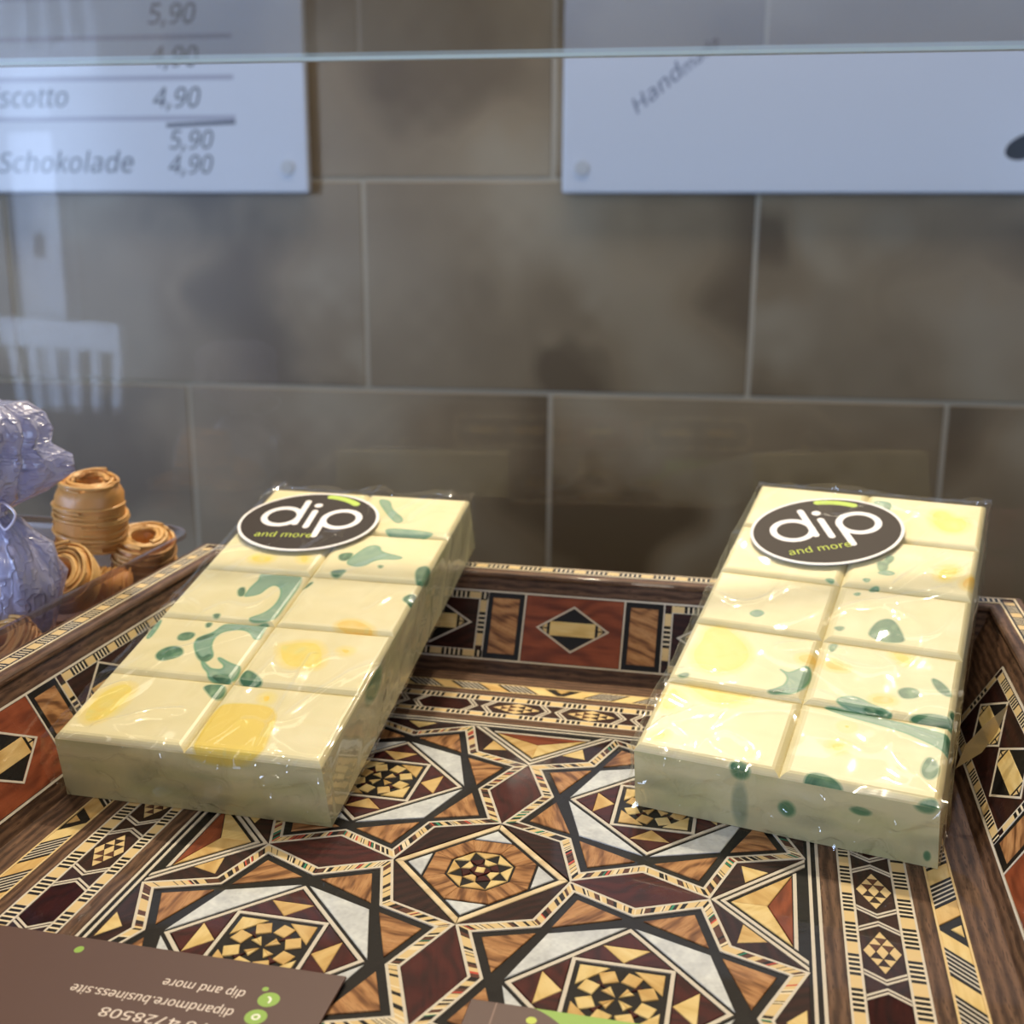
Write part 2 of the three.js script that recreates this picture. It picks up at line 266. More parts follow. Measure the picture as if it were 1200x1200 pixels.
// striped border bands around the panel: o = outward from the panel, q = along
const barcode = (F, q0, q1, o0, o1, P = 0.155, h0 = -0.004, h1 = 0) => {
  for (let q = Math.ceil(q0 / P - 0.5) * P; q < q1; q += P) {
    const cut = (a, b, col) => { a = Math.max(a, q0); b = Math.min(b, q1); if (b > a) prism(fine, [[a, o0], [b, o0], [b, o1], [a, o1]], F, h0, h1, 0, 0, [0, 0], col); };
    cut(q - 0.028, q + 0.028, K.yellow);
    for (let i = 0; i < 5; i++) { const a = q + 0.028 + i * 0.0214; cut(a, a + 0.0134, K.black); if (i < 4) cut(a + 0.0134, a + 0.0214, K.cream); }
  }
};
for (let i = 0; i < 4; i++) {
  const L = i % 2 ? 1 : S, X = i % 2 ? S : 1, c = Math.round(Math.cos(i * Math.PI / 2)), s = Math.round(Math.sin(i * Math.PI / 2));
  const F = (q, o, h) => { const x = X + o, z = q; return [x * c - z * s, h, x * s + z * c]; };
  const band = (o0, o1) => [[-(L + o0), o0], [L + o0, o0], [L + o1, o1], [-(L + o1), o1]];
  const strip = (o0, o1, col) => prism(fine, band(o0, o1), F, -0.004, 0, 0, 0, [0, 0], col);
  for (const [a, b] of [[0.006, 0.016], [0.0306, 0.0404], [0.0976, 0.104], [0.134, 0.141], [0.257, 0.264], [0.303, 0.310]]) strip(a, b, K.bone);
  strip(0.363, 0.370, K.yellow); strip(0.440, 0.447, K.yellow);
  piece('walnut_strip', band(0.0404, 0.0976), F, M.walnut, trayFloor, -0.004, 0, 0); piece('walnut_strip', band(0.310, 0.363), F, M.walnut, trayFloor, -0.004, 0, 0);
  piece('walnut_strip', band(0.447, 0.575), F, M.walnut, trayFloor, -0.004, 0, 0);
  barcode(F, -(L + 0.104), L + 0.104, 0.104, 0.134); barcode(F, -(L + 0.264), L + 0.264, 0.264, 0.303);
  piece('darkwood_strip', band(0.141, 0.257), F, M.darkbrown, trayFloor, -0.004, -0.0012, 0);
  const mid = 0.199, hw = 0.055, Q = L + 0.141, ft = (poly, col, h = 0) => { if (poly.every(p => Math.abs(p[0]) < Q)) prism(fine, poly, F, -0.003, h, 0, 0, [0, 0], col); };
  for (const base of [-0.93, 0, 0.93]) {
    for (const z of [-0.155, 0.16]) for (let r = -1; r <= 1; r++) for (let m = -1; m <= 1; m++) {      // diamonds of nine small lozenges
      const cq = base + z + (r + m) * 0.0335, co = mid + (r - m) * 0.0175, a = 0.031, b = 0.0163;
      if (r + m === 0) ft([[cq - a, co], [cq, co + b], [cq + a, co], [cq, co - b]], K.yellow);
      else { ft([[cq - a, co], [cq, co + b], [cq, co - b]], r + m < 0 ? K.yellow : K.dark); ft([[cq + a, co], [cq, co + b], [cq, co - b]], r + m < 0 ? K.brown : K.yellow); }
    }
    for (const z of [-0.315, 0, 0.315]) for (const g of [1, -1]) for (const e of [1, -1]) for (const t of [0.006, 0.022]) {   // white chevrons
      const q = base + z; ft([[q + g * t, mid], [q + g * (t + 0.009), mid], [q + g * (t + 0.047), mid + e * 0.057], [q + g * (t + 0.038), mid + e * 0.057]], K.bone);
    }
    const q = base + 0.465; if (Math.abs(q) + 0.13 < Q) for (const g of [1, -1]) piece('rosewood_inlay', [[-0.118, 0], [-0.078, 0.056], [0.078, 0.056], [0.118, 0], [0.078, -0.056], [-0.078, -0.056]].map(p => [g * (q) + p[0], mid + p[1]]), F, M.rosewood, trayFloor, -0.004, 0.0004, 0);
  }
  { // slanting blocks and stripes
    const o0 = 0.370, o1 = 0.440, Q2 = L + o0, P = 0.212;
    for (const g of [1, -1]) for (let q = 0.012; q < Q2 - 0.08; q += P) {
      const par = (a, b) => [[g * a, o0], [g * b, o0], [g * (b + 0.07), o1], [g * (a + 0.07), o1]];
      if (q + 0.155 < Q2) piece('lemonwood_block', par(q, q + 0.083), F, M.lemon, trayFloor, -0.004, 0, 0);
      for (let j = 0; j < 6; j++) { const a = q + 0.083 + j * 0.0225; if (a + 0.09 < Q2) { prism(fine, par(a, a + 0.0145), F, -0.004, 0, 0, 0, [0, 0], K.black); if (j < 5) prism(fine, par(a + 0.0145, a + 0.0225), F, -0.004, 0, 0, 0, [0, 0], K.bone); } }
    }
    piece('lemonwood_inlay', [[-0.03, 0.435], [0.03, 0.435], [0, 0.402]], F, M.lemon, trayFloor, -0.004, 0, 0);
  }
}
// ---- the four flaring sides
const SL = Math.hypot(0.24, 0.41);
const sideProfile = [[0, -0.004], [0.226, 0.386], [0.219, 0.391], [0.2165, 0.4], [0.2205, 0.409], [0.232, 0.4135], [0.246, 0.415], [0.362, 0.415], [0.370, 0.411], [0.373, 0.402], [0.10, -0.10], [0.02, -0.12], [-0.03, -0.12]];
for (let i = 0; i < 4; i++) {
  const L = i % 2 ? 1.545 : S + 0.545, X = i % 2 ? S + 0.545 : 1.545, c = Math.round(Math.cos(i * Math.PI / 2)), s = Math.round(Math.sin(i * Math.PI / 2));
  const at = (q, o, y) => { const x = X + o; return [x * c - q * s, y, x * s + q * c]; };
  const B = new PB(); let acc = 0;
  for (let j = 0; j < sideProfile.length; j++) {
    const a = sideProfile[j], b = sideProfile[(j + 1) % sideProfile.length], l = Math.hypot(a[0] - b[0], a[1] - b[1]);
    const P = [at(-(L + a[0]), a[0], a[1]), at(L + a[0], a[0], a[1]), at(L + b[0], b[0], b[1]), at(-(L + b[0]), b[0], b[1])], V = [[-(L + a[0]) * U, acc * U], [(L + a[0]) * U, acc * U], [(L + b[0]) * U, (acc + l) * U], [-(L + b[0]) * U, (acc + l) * U]];
    B.tri(P[0], P[2], P[1], V[0], V[2], V[1]); B.tri(P[0], P[3], P[2], V[0], V[3], V[2]); acc += l;
  }
  const side = mesh('tray_side', B.build(), M.walnut, tray);
  // frame on the slope: q along, t up the slope, h out of the face
  const F = (q, t, h) => at(q, t * 0.24 / SL - h * 0.41 / SL, t * 0.41 / SL + h * 0.24 / SL);
  const sp = (name, poly, mat, h, th = 0) => piece(name + '_inlay', poly, F, mat, side, 0, h, th);
  const rect = (q0, q1, t0, t1) => [[q0, t0], [q1, t0], [q1, t1], [q0, t1]];
  const dia = (q, a, b, t = 0.232) => [[q - a, t], [q, t + b], [q + a, t], [q, t - b]];
  const wf = (poly, col, h = 0.005) => prism(fine, poly, F, 0, h, 0, 0, [0, 0], col);
  wf(rect(-1.31, 1.31, 0.064, 0.072), K.bone); wf(rect(-1.31, 1.31, 0.378, 0.386), K.bone);
  const diamond = (q, a, b) => {
    const ring = inset(dia(q, a, b), 0.008), od = dia(q, a, b); for (let j = 0; j < 4; j++) { const m = (j + 1) % 4; wf([od[j], od[m], ring[m], ring[j]], K.bone, 0.0062); }
    sp('ebony', ring, M.ebony, 0.0056); const bw = a * 0.62, bh = b * 0.31;
    sp('lemonwood', rect(q - bw, q + bw, 0.232 - bh, 0.232 + bh), M.lemon, 0.0066);
    for (const g of [1, -1]) for (const e of [1, -1]) wf([[q + g * (bw + 0.012), 0.232 + e * 0.003], [q + g * (bw + 0.012), 0.232 + e * 0.024], [q + g * (bw + 0.034), 0.232 + e * 0.003]], K.yellow, 0.0066);
  };
  sp('padauk', rect(-0.222, 0.222, 0.074, 0.376), M.padauk, 0.005); diamond(0, 0.168, 0.107);
  for (const g of [1, -1]) {
    wf(rect(Math.min(g * 0.224, g * 0.232), Math.max(g * 0.224, g * 0.232), 0.072, 0.378), K.bone);
    sp('ebony', rect(...[g * 0.233, g * 0.400].sort((a, b) => a - b), 0.073, 0.377), M.ebony, 0.0046);
    sp('olivewood', rect(...[g * 0.254, g * 0.379].sort((a, b) => a - b), 0.096, 0.354), M.olive, 0.0054, 0.35);
    const [a, b] = [g * 0.402, g * 1.31].sort((x, y) => x - y);
    sp('darkwood', rect(a, b, 0.073, 0.377), M.darkbrown, 0.0042);
    const bar = (G, q0, q1, o0, o1) => { barcode(G, q0, q1, o0, o1, 0.155, 0, 0.0052); };
    bar(F, a, b, 0.345, 0.374); bar(F, a, b, 0.076, 0.105);
    const Fv = (q, o, h) => F(o, q, h); for (const e of [[g * 0.408, g * 0.437], [g * 1.275, g * 1.304]]) bar(Fv, 0.105, 0.345, Math.min(...e), Math.max(...e));
    for (const q of [0.345, 0.105]) wf(rect(a + 0.035, b - 0.035, q - 0.003, q + 0.003), K.bone);
    for (const e of [0.404, 0.441, 1.271, 1.308]) wf(rect(g * e - 0.003, g * e + 0.003, 0.073, 0.377), K.bone);
    diamond(g * 0.655, 0.19, 0.11); diamond(g * 1.045, 0.19, 0.11);
  }
  // strip on the rim
  const Rm = (q, o, h) => at(q, o, 0.415 + h), rim = (o0, o1) => [[-(L + o0), o0], [L + o0, o0], [L + o1, o1], [-(L + o1), o1]];
  prism(fine, rim(0.268, 0.276), Rm, -0.01, 0.003, 0, 0, [0, 0], K.cream); prism(fine, rim(0.276, 0.284), Rm, -0.01, 0.003, 0, 0, [0, 0], K.black);
  barcode(Rm, -(L + 0.284), L + 0.284, 0.284, 0.326, 0.155, -0.01, 0.003);
  prism(fine, rim(0.326, 0.333), Rm, -0.01, 0.003, 0, 0, [0, 0], K.black); prism(fine, rim(0.333, 0.341), Rm, -0.01, 0.003, 0, 0, [0, 0], K.cream);
}
stuff(mesh('fine_marquetry', fine.build(), M.fine, tray));

// ---------------------------------------------------------------- the two wrapped bars
const BL = 1.9279, BW = 0.9824, BH = 0.2636;
function canvasTex(wp, hp, draw) {
  const c = document.createElement('canvas'); c.width = wp; c.height = hp; draw(c.getContext('2d'), wp, hp);
  const t = new THREE.CanvasTexture(c); t.colorSpace = THREE.SRGBColorSpace; t.anisotropy = 8; return t;
}
function blob(x, cx, cy, ax, ay, bx, by, col, a, soft) {
  x.save(); x.transform(ax, ay, bx, by, cx, cy);
  const g = x.createRadialGradient(0, 0, 0, 0, 0, 1.12); g.addColorStop(0, `rgba(${col},${a})`); g.addColorStop(soft, `rgba(${col},${a * 0.92})`); g.addColorStop(1, `rgba(${col},0)`);
  x.fillStyle = g; x.beginPath(); x.arc(0, 0, 1.12, 0, 7); x.fill(); x.restore();
}
const COL = { g: ['44,104,68', 0.92, 8, '22,76,48'], t: ['106,146,124', 0.84, 8, '84,130,112'], y: ['232,208,84', 0.72, 34, '236,196,60'], o: ['230,190,84', 0.75, 26, '236,180,60'], o2: ['134,146,116'], Y: ['228,196,72', 0.85, 10, '236,214,100'] };
function closed(x, P) { x.beginPath(); const n = P.length, m = (a, b) => [(a[0] + b[0]) / 2, (a[1] + b[1]) / 2]; x.moveTo(...m(P[n - 1], P[0])); for (let i = 0; i < n; i++) x.quadraticCurveTo(...P[i], ...m(P[i], P[(i + 1) % n])); x.closePath(); }
const pairs = t => { const v = t.split(' ').map(Number), r = []; for (let i = 0; i < v.length; i += 2) r.push([v[i], v[i + 1]]); return r; };
function barTop(spots) {                            // coloured cocoa butter swirls: u across the bar, v along it
  return canvasTex(1024, 2048, (x, W, Hh) => {
    x.fillStyle = 'rgb(226,213,162)'; x.fillRect(0, 0, W, Hh);
    const sc = W / BW, Y = z => Hh - z * Hh / BL; x.lineJoin = 'round';
    for (let i = 0; i < 420; i++) blob(x, rnd() * W, rnd() * Hh, rr(20, 130), rr(-20, 20), rr(-20, 20), rr(15, 90), rnd() < 0.5 ? '234,227,192' : '208,195,140', 0.15, 0.3);
    for (const line of spots) {
      const t = line[0], P = pairs(line.slice(2)).map(([u, v]) => [u * sc, Y(v)]), [c, a, soft] = COL[t];
      x.strokeStyle = `rgba(${c},0.10)`; for (let w = soft; w > 2; w -= soft / 6) { x.lineWidth = w * 2; closed(x, P); x.stroke(); }
      x.fillStyle = `rgba(${c},${a})`; closed(x, P); x.fill();
      x.save(); closed(x, P); x.clip(); const b = P.reduce((m, p) => [Math.min(m[0], p[0]), Math.min(m[1], p[1]), Math.max(m[2], p[0]), Math.max(m[3], p[1])], [1e9, 1e9, -1e9, -1e9]);
      for (let i = 0; i < 16; i++) blob(x, rr(b[0], b[2]), rr(b[1], b[3]), rr(8, 40), rr(-20, 20), rr(-10, 10), rr(8, 40), rnd() < 0.7 ? COL[t][3] : '200,206,160', 0.24, 0.3);
      x.restore();
      if (t === 't') { x.strokeStyle = 'rgba(70,140,96,0.45)'; x.lineWidth = 7; closed(x, P); x.stroke(); }
    }
  });
}
function barSide(extra) {                           // front, right, back and left face unrolled
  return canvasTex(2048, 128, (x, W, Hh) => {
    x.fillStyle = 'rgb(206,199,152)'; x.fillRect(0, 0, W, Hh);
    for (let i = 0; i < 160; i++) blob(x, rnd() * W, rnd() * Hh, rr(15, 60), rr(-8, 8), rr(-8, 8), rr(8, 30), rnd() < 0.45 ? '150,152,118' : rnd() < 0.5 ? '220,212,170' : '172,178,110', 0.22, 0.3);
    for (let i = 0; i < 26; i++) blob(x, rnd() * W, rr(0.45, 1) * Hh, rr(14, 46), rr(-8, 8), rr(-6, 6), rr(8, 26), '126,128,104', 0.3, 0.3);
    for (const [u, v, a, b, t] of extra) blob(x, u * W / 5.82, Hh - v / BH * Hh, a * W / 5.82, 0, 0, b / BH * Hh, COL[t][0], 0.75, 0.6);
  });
}
const POLY_A = [
  't 0.271 1.143 0.393 1.141 0.463 1.139 0.474 1.057 0.473 0.949 0.476 0.831 0.465 0.792 0.396 0.781 0.367 0.796 0.417 0.835 0.439 0.904 0.432 0.983 0.404 1.041 0.366 1.057 0.345 1.018 0.34 0.976 0.291 0.949 0.281 0.954 0.278 1.03 0.291 1.087',
  'g 0.23 1.003 0.251 1.024 0.28 0.954 0.257 0.947',
  't 0.29 0.74 0.346 0.762 0.393 0.756 0.465 0.792 0.468 0.717 0.473 0.657 0.453 0.661 0.425 0.7 0.381 0.717 0.322 0.702 0.295 0.667 0.297 0.619 0.314 0.575 0.345 0.534 0.341 0.497 0.311 0.499 0.256 0.555 0.229 0.609 0.24 0.648 0.276 0.677',
  'g 0.225 0.632 0.283 0.679 0.28 0.654 0.243 0.611',
  'g 0.259 0.555 0.309 0.505 0.323 0.542 0.35 0.522 0.335 0.48 0.296 0.503',
  'g 0.156 0.611 0.145 0.646 0.171 0.667 0.207 0.661 0.207 0.625 0.186 0.609',
  'g 0.123 0.494 0.123 0.534 0.155 0.569 0.204 0.559 0.226 0.515 0.197 0.488 0.159 0.465',
  'g 0.216 0.736 0.235 0.748 0.243 0.719 0.233 0.706',
  'g 0.214 0.802 0.238 0.812 0.246 0.79 0.228 0.785',
  't 0.311 0.499 0.361 0.457 0.379 0.447 0.419 0.449 0.42 0.476 0.38 0.505 0.369 0.526 0.418 0.499 0.46 0.482 0.478 0.486 0.488 0.42 0.476 0.386 0.436 0.386 0.391 0.395 0.375 0.426 0.341 0.453',
  'g 0.386 0.411 0.471 0.428 0.475 0.389 0.436 0.386',
  'g 0.508 0.391 0.503 0.478 0.611 0.403 0.574 0.38',
  'g 0.398 0.337 0.422 0.357 0.474 0.364 0.49 0.314 0.474 0.27 0.433 0.307',
  't 0.022 0.615 0.014 0.713 0.022 0.74 0.038 0.667 0.04 0.594',
  'y 0.575 0.627 0.599 0.642 0.658 0.667 0.726 0.665 0.788 0.521 0.721 0.511 0.64 0.511',
  'y 0.168 1.276 0.273 1.276 0.261 1.23 0.197 1.228',
  'y 0.388 1.307 0.424 1.298 0.433 1.253 0.409 1.257',
  'y 0.642 0.318 0.664 0.326 0.673 0.297 0.657 0.289',
  'Y 0.49 0.243 0.596 0.27 0.725 0.26 0.753 0.12 0.77 -0.013 0.527 -0.027 0.51 0.094',
  'y 0.056 0.085 0.036 0.233 0.092 0.316 0.15 0.287 0.152 0.179 0.124 0.094',
  't 0.664 1.6 0.849 1.593 0.92 1.573 0.865 1.539 0.724 1.527',
  't 0.543 1.876 0.614 1.866 0.642 1.781 0.738 1.691 0.721 1.637 0.642 1.729',
  't 0.659 1.436 0.707 1.434 0.724 1.382 0.843 1.353 0.82 1.328 0.729 1.323 0.687 1.244 0.602 1.261 0.624 1.353',
  'g 0.549 1.344 0.614 1.365 0.608 1.288 0.568 1.29',
  'g 0.564 1.197 0.633 1.22 0.621 1.168 0.585 1.165',
  'g 0.489 1.074 0.53 1.107 0.51 1.041',
  'g 0.921 1.276 0.977 1.298 0.999 1.201 0.982 1.143 0.95 1.166',
  'g 0.93 1.028 0.979 1.082 0.991 1.03 0.984 0.981',
  'g 0.751 1.271 0.777 1.271 0.77 1.244',
  'o 0.73 0.792 0.762 0.841 0.828 0.839 0.914 0.771 0.834 0.76',
  'y 0.813 0.644 0.855 0.644 0.845 0.615'];
const POLY_B = [
  'y 0.772 1.756 0.782 1.828 0.831 1.83 0.857 1.774 0.904 1.785 0.919 1.727 0.894 1.664 0.84 1.658 0.803 1.687',
  't 0.518 1.843 0.531 1.87 0.592 1.866 0.598 1.797 0.568 1.77 0.527 1.805',
  'g 0.565 1.845 0.589 1.849 0.593 1.803 0.573 1.783',
  'g 0.604 1.357 0.631 1.363 0.638 1.413 0.664 1.413 0.663 1.371 0.646 1.346 0.652 1.301 0.628 1.282 0.615 1.305',
  't 0.61 1.271 0.652 1.301 0.688 1.282 0.657 1.259',
  'g 0.647 0.833 0.648 0.868 0.665 0.929 0.698 0.958 0.728 0.945 0.765 0.864 0.778 0.819 0.719 0.804 0.675 0.812',
  'g 0.519 0.856 0.555 0.866 0.547 0.835 0.529 0.837',
  'g 0.518 0.736 0.552 0.752 0.536 0.681',
  't 0.565 1.215 0.598 1.222 0.588 1.188',
  't 0.422 1.18 0.457 1.188 0.461 1.163',
  'o 0.936 1.278 0.973 1.338 0.985 1.315 0.979 1.238 0.95 1.228',
  'y 0.845 1.334 0.879 1.38 0.919 1.377 0.9 1.294 0.851 1.271',
  'y 0.739 0.746 0.799 0.74 0.816 0.692 0.781 0.692',
  'o 0.521 0.634 0.561 0.644 0.623 0.598 0.541 0.586',
  't 0.599 1.157 0.636 1.18 0.635 1.141 0.611 1.122',
  't 0.55 1.095 0.574 1.112 0.571 1.087',
  'y 0.045 0.551 0.066 0.648 0.054 0.713 0.102 0.762 0.166 0.719 0.236 0.646 0.259 0.575 0.223 0.49 0.116 0.461',
  't 0.187 0.868 0.216 0.902 0.251 0.883 0.223 0.843',
  't 0.371 0.551 0.407 0.528 0.433 0.548 0.457 0.584 0.48 0.586 0.491 0.53 0.475 0.455 0.453 0.418 0.419 0.409 0.365 0.405 0.39 0.432 0.415 0.459 0.417 0.511',
  'g 0.363 0.415 0.419 0.44 0.413 0.411 0.372 0.403',
  'y 0.077 0.372 0.14 0.374 0.231 0.359 0.332 0.366 0.279 0.312 0.21 0.293 0.14 0.324',
  'y 0.029 0.212 0.028 0.303 0.042 0.347 0.083 0.287 0.082 0.228',
  'y 0.041 0.054 0.082 0.102 0.088 0.058',
  'o 0.42 0.64 0.483 0.667 0.493 0.615 0.447 0.603',
  'g 0.031 0.418 0.064 0.442 0.076 0.42 0.048 0.407',
  't 0.594 0.418 0.623 0.451 0.663 0.457 0.712 0.432 0.796 0.397 0.763 0.384 0.697 0.384 0.633 0.395',
  'g 0.692 0.416 0.795 0.399 0.764 0.384 0.701 0.388',
  't 0.564 0.391 0.634 0.389 0.72 0.376 0.811 0.355 0.888 0.349 0.943 0.339 0.976 0.33 0.989 0.299 0.991 0.229 0.951 0.262 0.895 0.289 0.828 0.314 0.727 0.332 0.641 0.345 0.575 0.364',
  'g 0.84 0.391 0.88 0.422 0.934 0.432 0.978 0.42 0.995 0.38 0.991 0.361 0.94 0.374 0.884 0.386',
  'g 0.965 0.445 0.981 0.476 0.991 0.424 0.978 0.418',
  'g 0.959 0.339 0.985 0.314 0.988 0.237 0.975 0.285',
  'g 0.89 0.63 0.921 0.617 0.953 0.576 0.966 0.534 0.928 0.548 0.902 0.59',
  'g 0.791 0.532 0.82 0.555 0.86 0.546 0.862 0.507 0.817 0.488 0.798 0.503',
  'g 0.909 0.156 0.926 0.218 0.96 0.179 0.96 0.129 0.939 0.1 0.916 0.116',
  'y 0.624 0.195 0.665 0.197 0.659 0.164 0.63 0.16',
  'o 0.711 0.474 0.778 0.488 0.788 0.453 0.723 0.434',
  'y 0.646 0.295 0.666 0.295 0.657 0.28',
  'g 0.568 -0.002 0.585 0.035 0.627 0.04 0.686 0.008 0.69 -0.015 0.65 -0.035 0.589 -0.021',
  'g 0.914 -0.015 0.926 0.008 0.965 0.023 0.987 -0.006 0.979 -0.031 0.946 -0.037',
  'g 0.326 0.012 0.36 0.025 0.398 0.006 0.39 -0.029 0.363 -0.037 0.341 -0.01'];
const RIDGE = [['0.145 0.037 0.216 0.096 0.288 0.147 0.388 0.177', '0.032 0.100 0.044 0.220 0.106 0.291', '0.759 -0.002 0.740 0.303 0.732 0.569', '0.194 0.488 0.328 0.613 0.403 0.684', '-0.001 -0.039 0.515 -0.042 0.759 -0.039'], ['0.025 0.058 0.059 0.125 0.152 0.228 0.329 0.301 0.495 0.357 0.626 0.351 0.754 0.330 0.922 0.280', '0.334 0.347 0.441 0.405 0.540 0.422 0.634 0.389 0.747 0.384', '0.356 0.667 0.456 0.715 0.569 0.690', '0.702 1.170 0.780 1.332 0.865 1.452', '0.596 1.006 0.714 1.074 0.890 1.197', '0.005 0.411 0.145 0.422 0.237 0.432']];
const STICKER_A = 0.325, STICKER_B = 0.278;
const stickerTex = canvasTex(1024, 876, (x, W, Hh) => {
  const s = W / (2 * STICKER_A); x.translate(W / 2, Hh / 2); x.scale(s, -s);
  x.fillStyle = '#efeae6'; x.fillRect(-1, -1, 2, 2);
  x.fillStyle = '#251a17'; x.beginPath(); x.ellipse(0, 0, STICKER_A - 0.014, STICKER_B - 0.014, 0, 0, 7); x.fill();
  x.strokeStyle = '#f6f1ee'; x.lineWidth = 0.03; x.lineCap = 'round'; const ln = (a, b, c, e) => { x.beginPath(); x.moveTo(a, b); x.lineTo(c, e); x.stroke(); };
  x.beginPath(); x.arc(-0.137, 0.035, 0.082, 0, 7); x.stroke(); ln(-0.056, -0.03, -0.056, 0.185);
  ln(0.004, -0.058, 0.004, 0.09); x.fillStyle = '#f6f1ee'; x.beginPath(); x.arc(0.004, 0.15, 0.02, 0, 7); x.fill();
  x.beginPath(); x.arc(0.148, 0.02, 0.082, 0, 7); x.stroke(); ln(0.067, 0.03, 0.067, -0.14);
  x.strokeStyle = '#bcd45e'; x.lineWidth = 0.036; x.beginPath(); x.arc(0, -0.02, 0.262, 0.82, 1.42); x.stroke();
  x.scale(1, -1); x.fillStyle = '#c3d24e'; x.font = 'bold 0.055px sans-serif'; x.save(); x.scale(0.01, 0.01); x.font = '6.2px sans-serif'; x.fillText('and more', -21, 15.5); x.restore();
});
const chocolateMat = (map) => new THREE.MeshPhysicalMaterial({ map, roughness: 0.4, sheen: 0.1, clearcoat: 0.1, clearcoatRoughness: 0.4 });
const wrapMat = new THREE.MeshPhysicalMaterial({ color: 0xffffff, transmission: 1, thickness: 0, roughness: 0.06, ior: 1.38 });
const stickerMat = new THREE.MeshPhysicalMaterial({ map: stickerTex, roughness: 0.6, specularIntensity: 0.4, clearcoat: 0.5, clearcoatRoughness: 0.04 });
function wrapper(s, ridges, front) {                              // cling film: a loose, creased skin around the bar
  const nx = 110, ny = 24, nz = 210, pad = 0.016, A = lattice(31, 31, s), B = lattice(13, 13, s + 1), Cn = lattice(47, 47, s + 2);
  const g = new THREE.BoxGeometry(BW + pad * 2, BH + pad * 1.2, BL + pad * 2, nx, ny, nz), p = g.attributes.position;
  const cr = (u, v) => { const q = Math.abs(A(u, v) - 0.5) * 2, r = Math.abs(B(u * 0.6 + 3, v * 0.6) - 0.5) * 2; return Math.pow(1 - q, 5) * 0.6 + Math.pow(1 - r, 9); };
  for (let i = 0; i < p.count; i++) {
    let x = p.getX(i), y = p.getY(i), z = p.getZ(i); const fx = Math.abs(x) / (BW / 2 + pad), fy = Math.abs(y) / (BH / 2 + pad * 0.6), fz = Math.abs(z) / (BL / 2 + pad);
    const endf = clamp((fz - 0.985) * 80);
    const n = cr(x * 6 + z * 2.2 + 9, z * 4.2 - x * 2.3 + y * 5 + 9) * 0.011 + (Cn(x * 16 + 50, z * 9 + y * 22 + 50) - 0.5) * 0.006 * (1 + endf * 2.4);
    let m = 0;
    if (fy > 0.999 && y > 0) for (const R of ridges) for (let j = 0; j + 1 < R.length; j++) { const [ax, az] = R[j], [bx, bz] = R[j + 1], px = x + BW / 2, pz = BL / 2 - z, dx = bx - ax, dz = bz - az, t = clamp(((px - ax) * dx + (pz - az) * dz) / (dx * dx + dz * dz)), q = Math.hypot(px - ax - dx * t, pz - az - dz * t); m = Math.max(m, 0.013 * Math.exp(-q * q / 0.00022)); }
    if (fy > 0.999) y += Math.sign(y) * (y > 0 ? n * 0.8 + m : 0); if (fx > 0.999) x += Math.sign(x) * n * 0.8; if (fz > 0.999) { let f = 0; if (z > 0) for (const R of front) for (let j = 0; j + 1 < R.length; j++) { const [ax, ay] = R[j], [bx, by] = R[j + 1], px = x + BW / 2, py = y + BH / 2, dx = bx - ax, dy = by - ay, t = clamp(((px - ax) * dx + (py - ay) * dy) / (dx * dx + dy * dy)), q = Math.hypot(px - ax - dx * t, py - ay - dy * t); f = Math.max(f, 0.011 * Math.exp(-q * q / 0.0002)); } z += Math.sign(z) * (n * 2.4 + f); }
    // soften the corners
    const e = [fx, fy, fz].filter(f => f > 0.97).length; if (e >= 2) { x *= 0.994; z *= 0.997; y *= 0.97; }
    p.setXYZ(i, x * U, (y + BH / 2 + 0.002) * U, (z - BL / 2) * U);
  }
  g.computeVertexNormals(); return g;
}
function film(pts, tri) { const g = new THREE.BufferGeometry(); g.setAttribute('position', new THREE.Float32BufferAttribute(pts.flat().map(v => v * U), 3)); g.setIndex(tri); g.computeVertexNormals(); return g; }
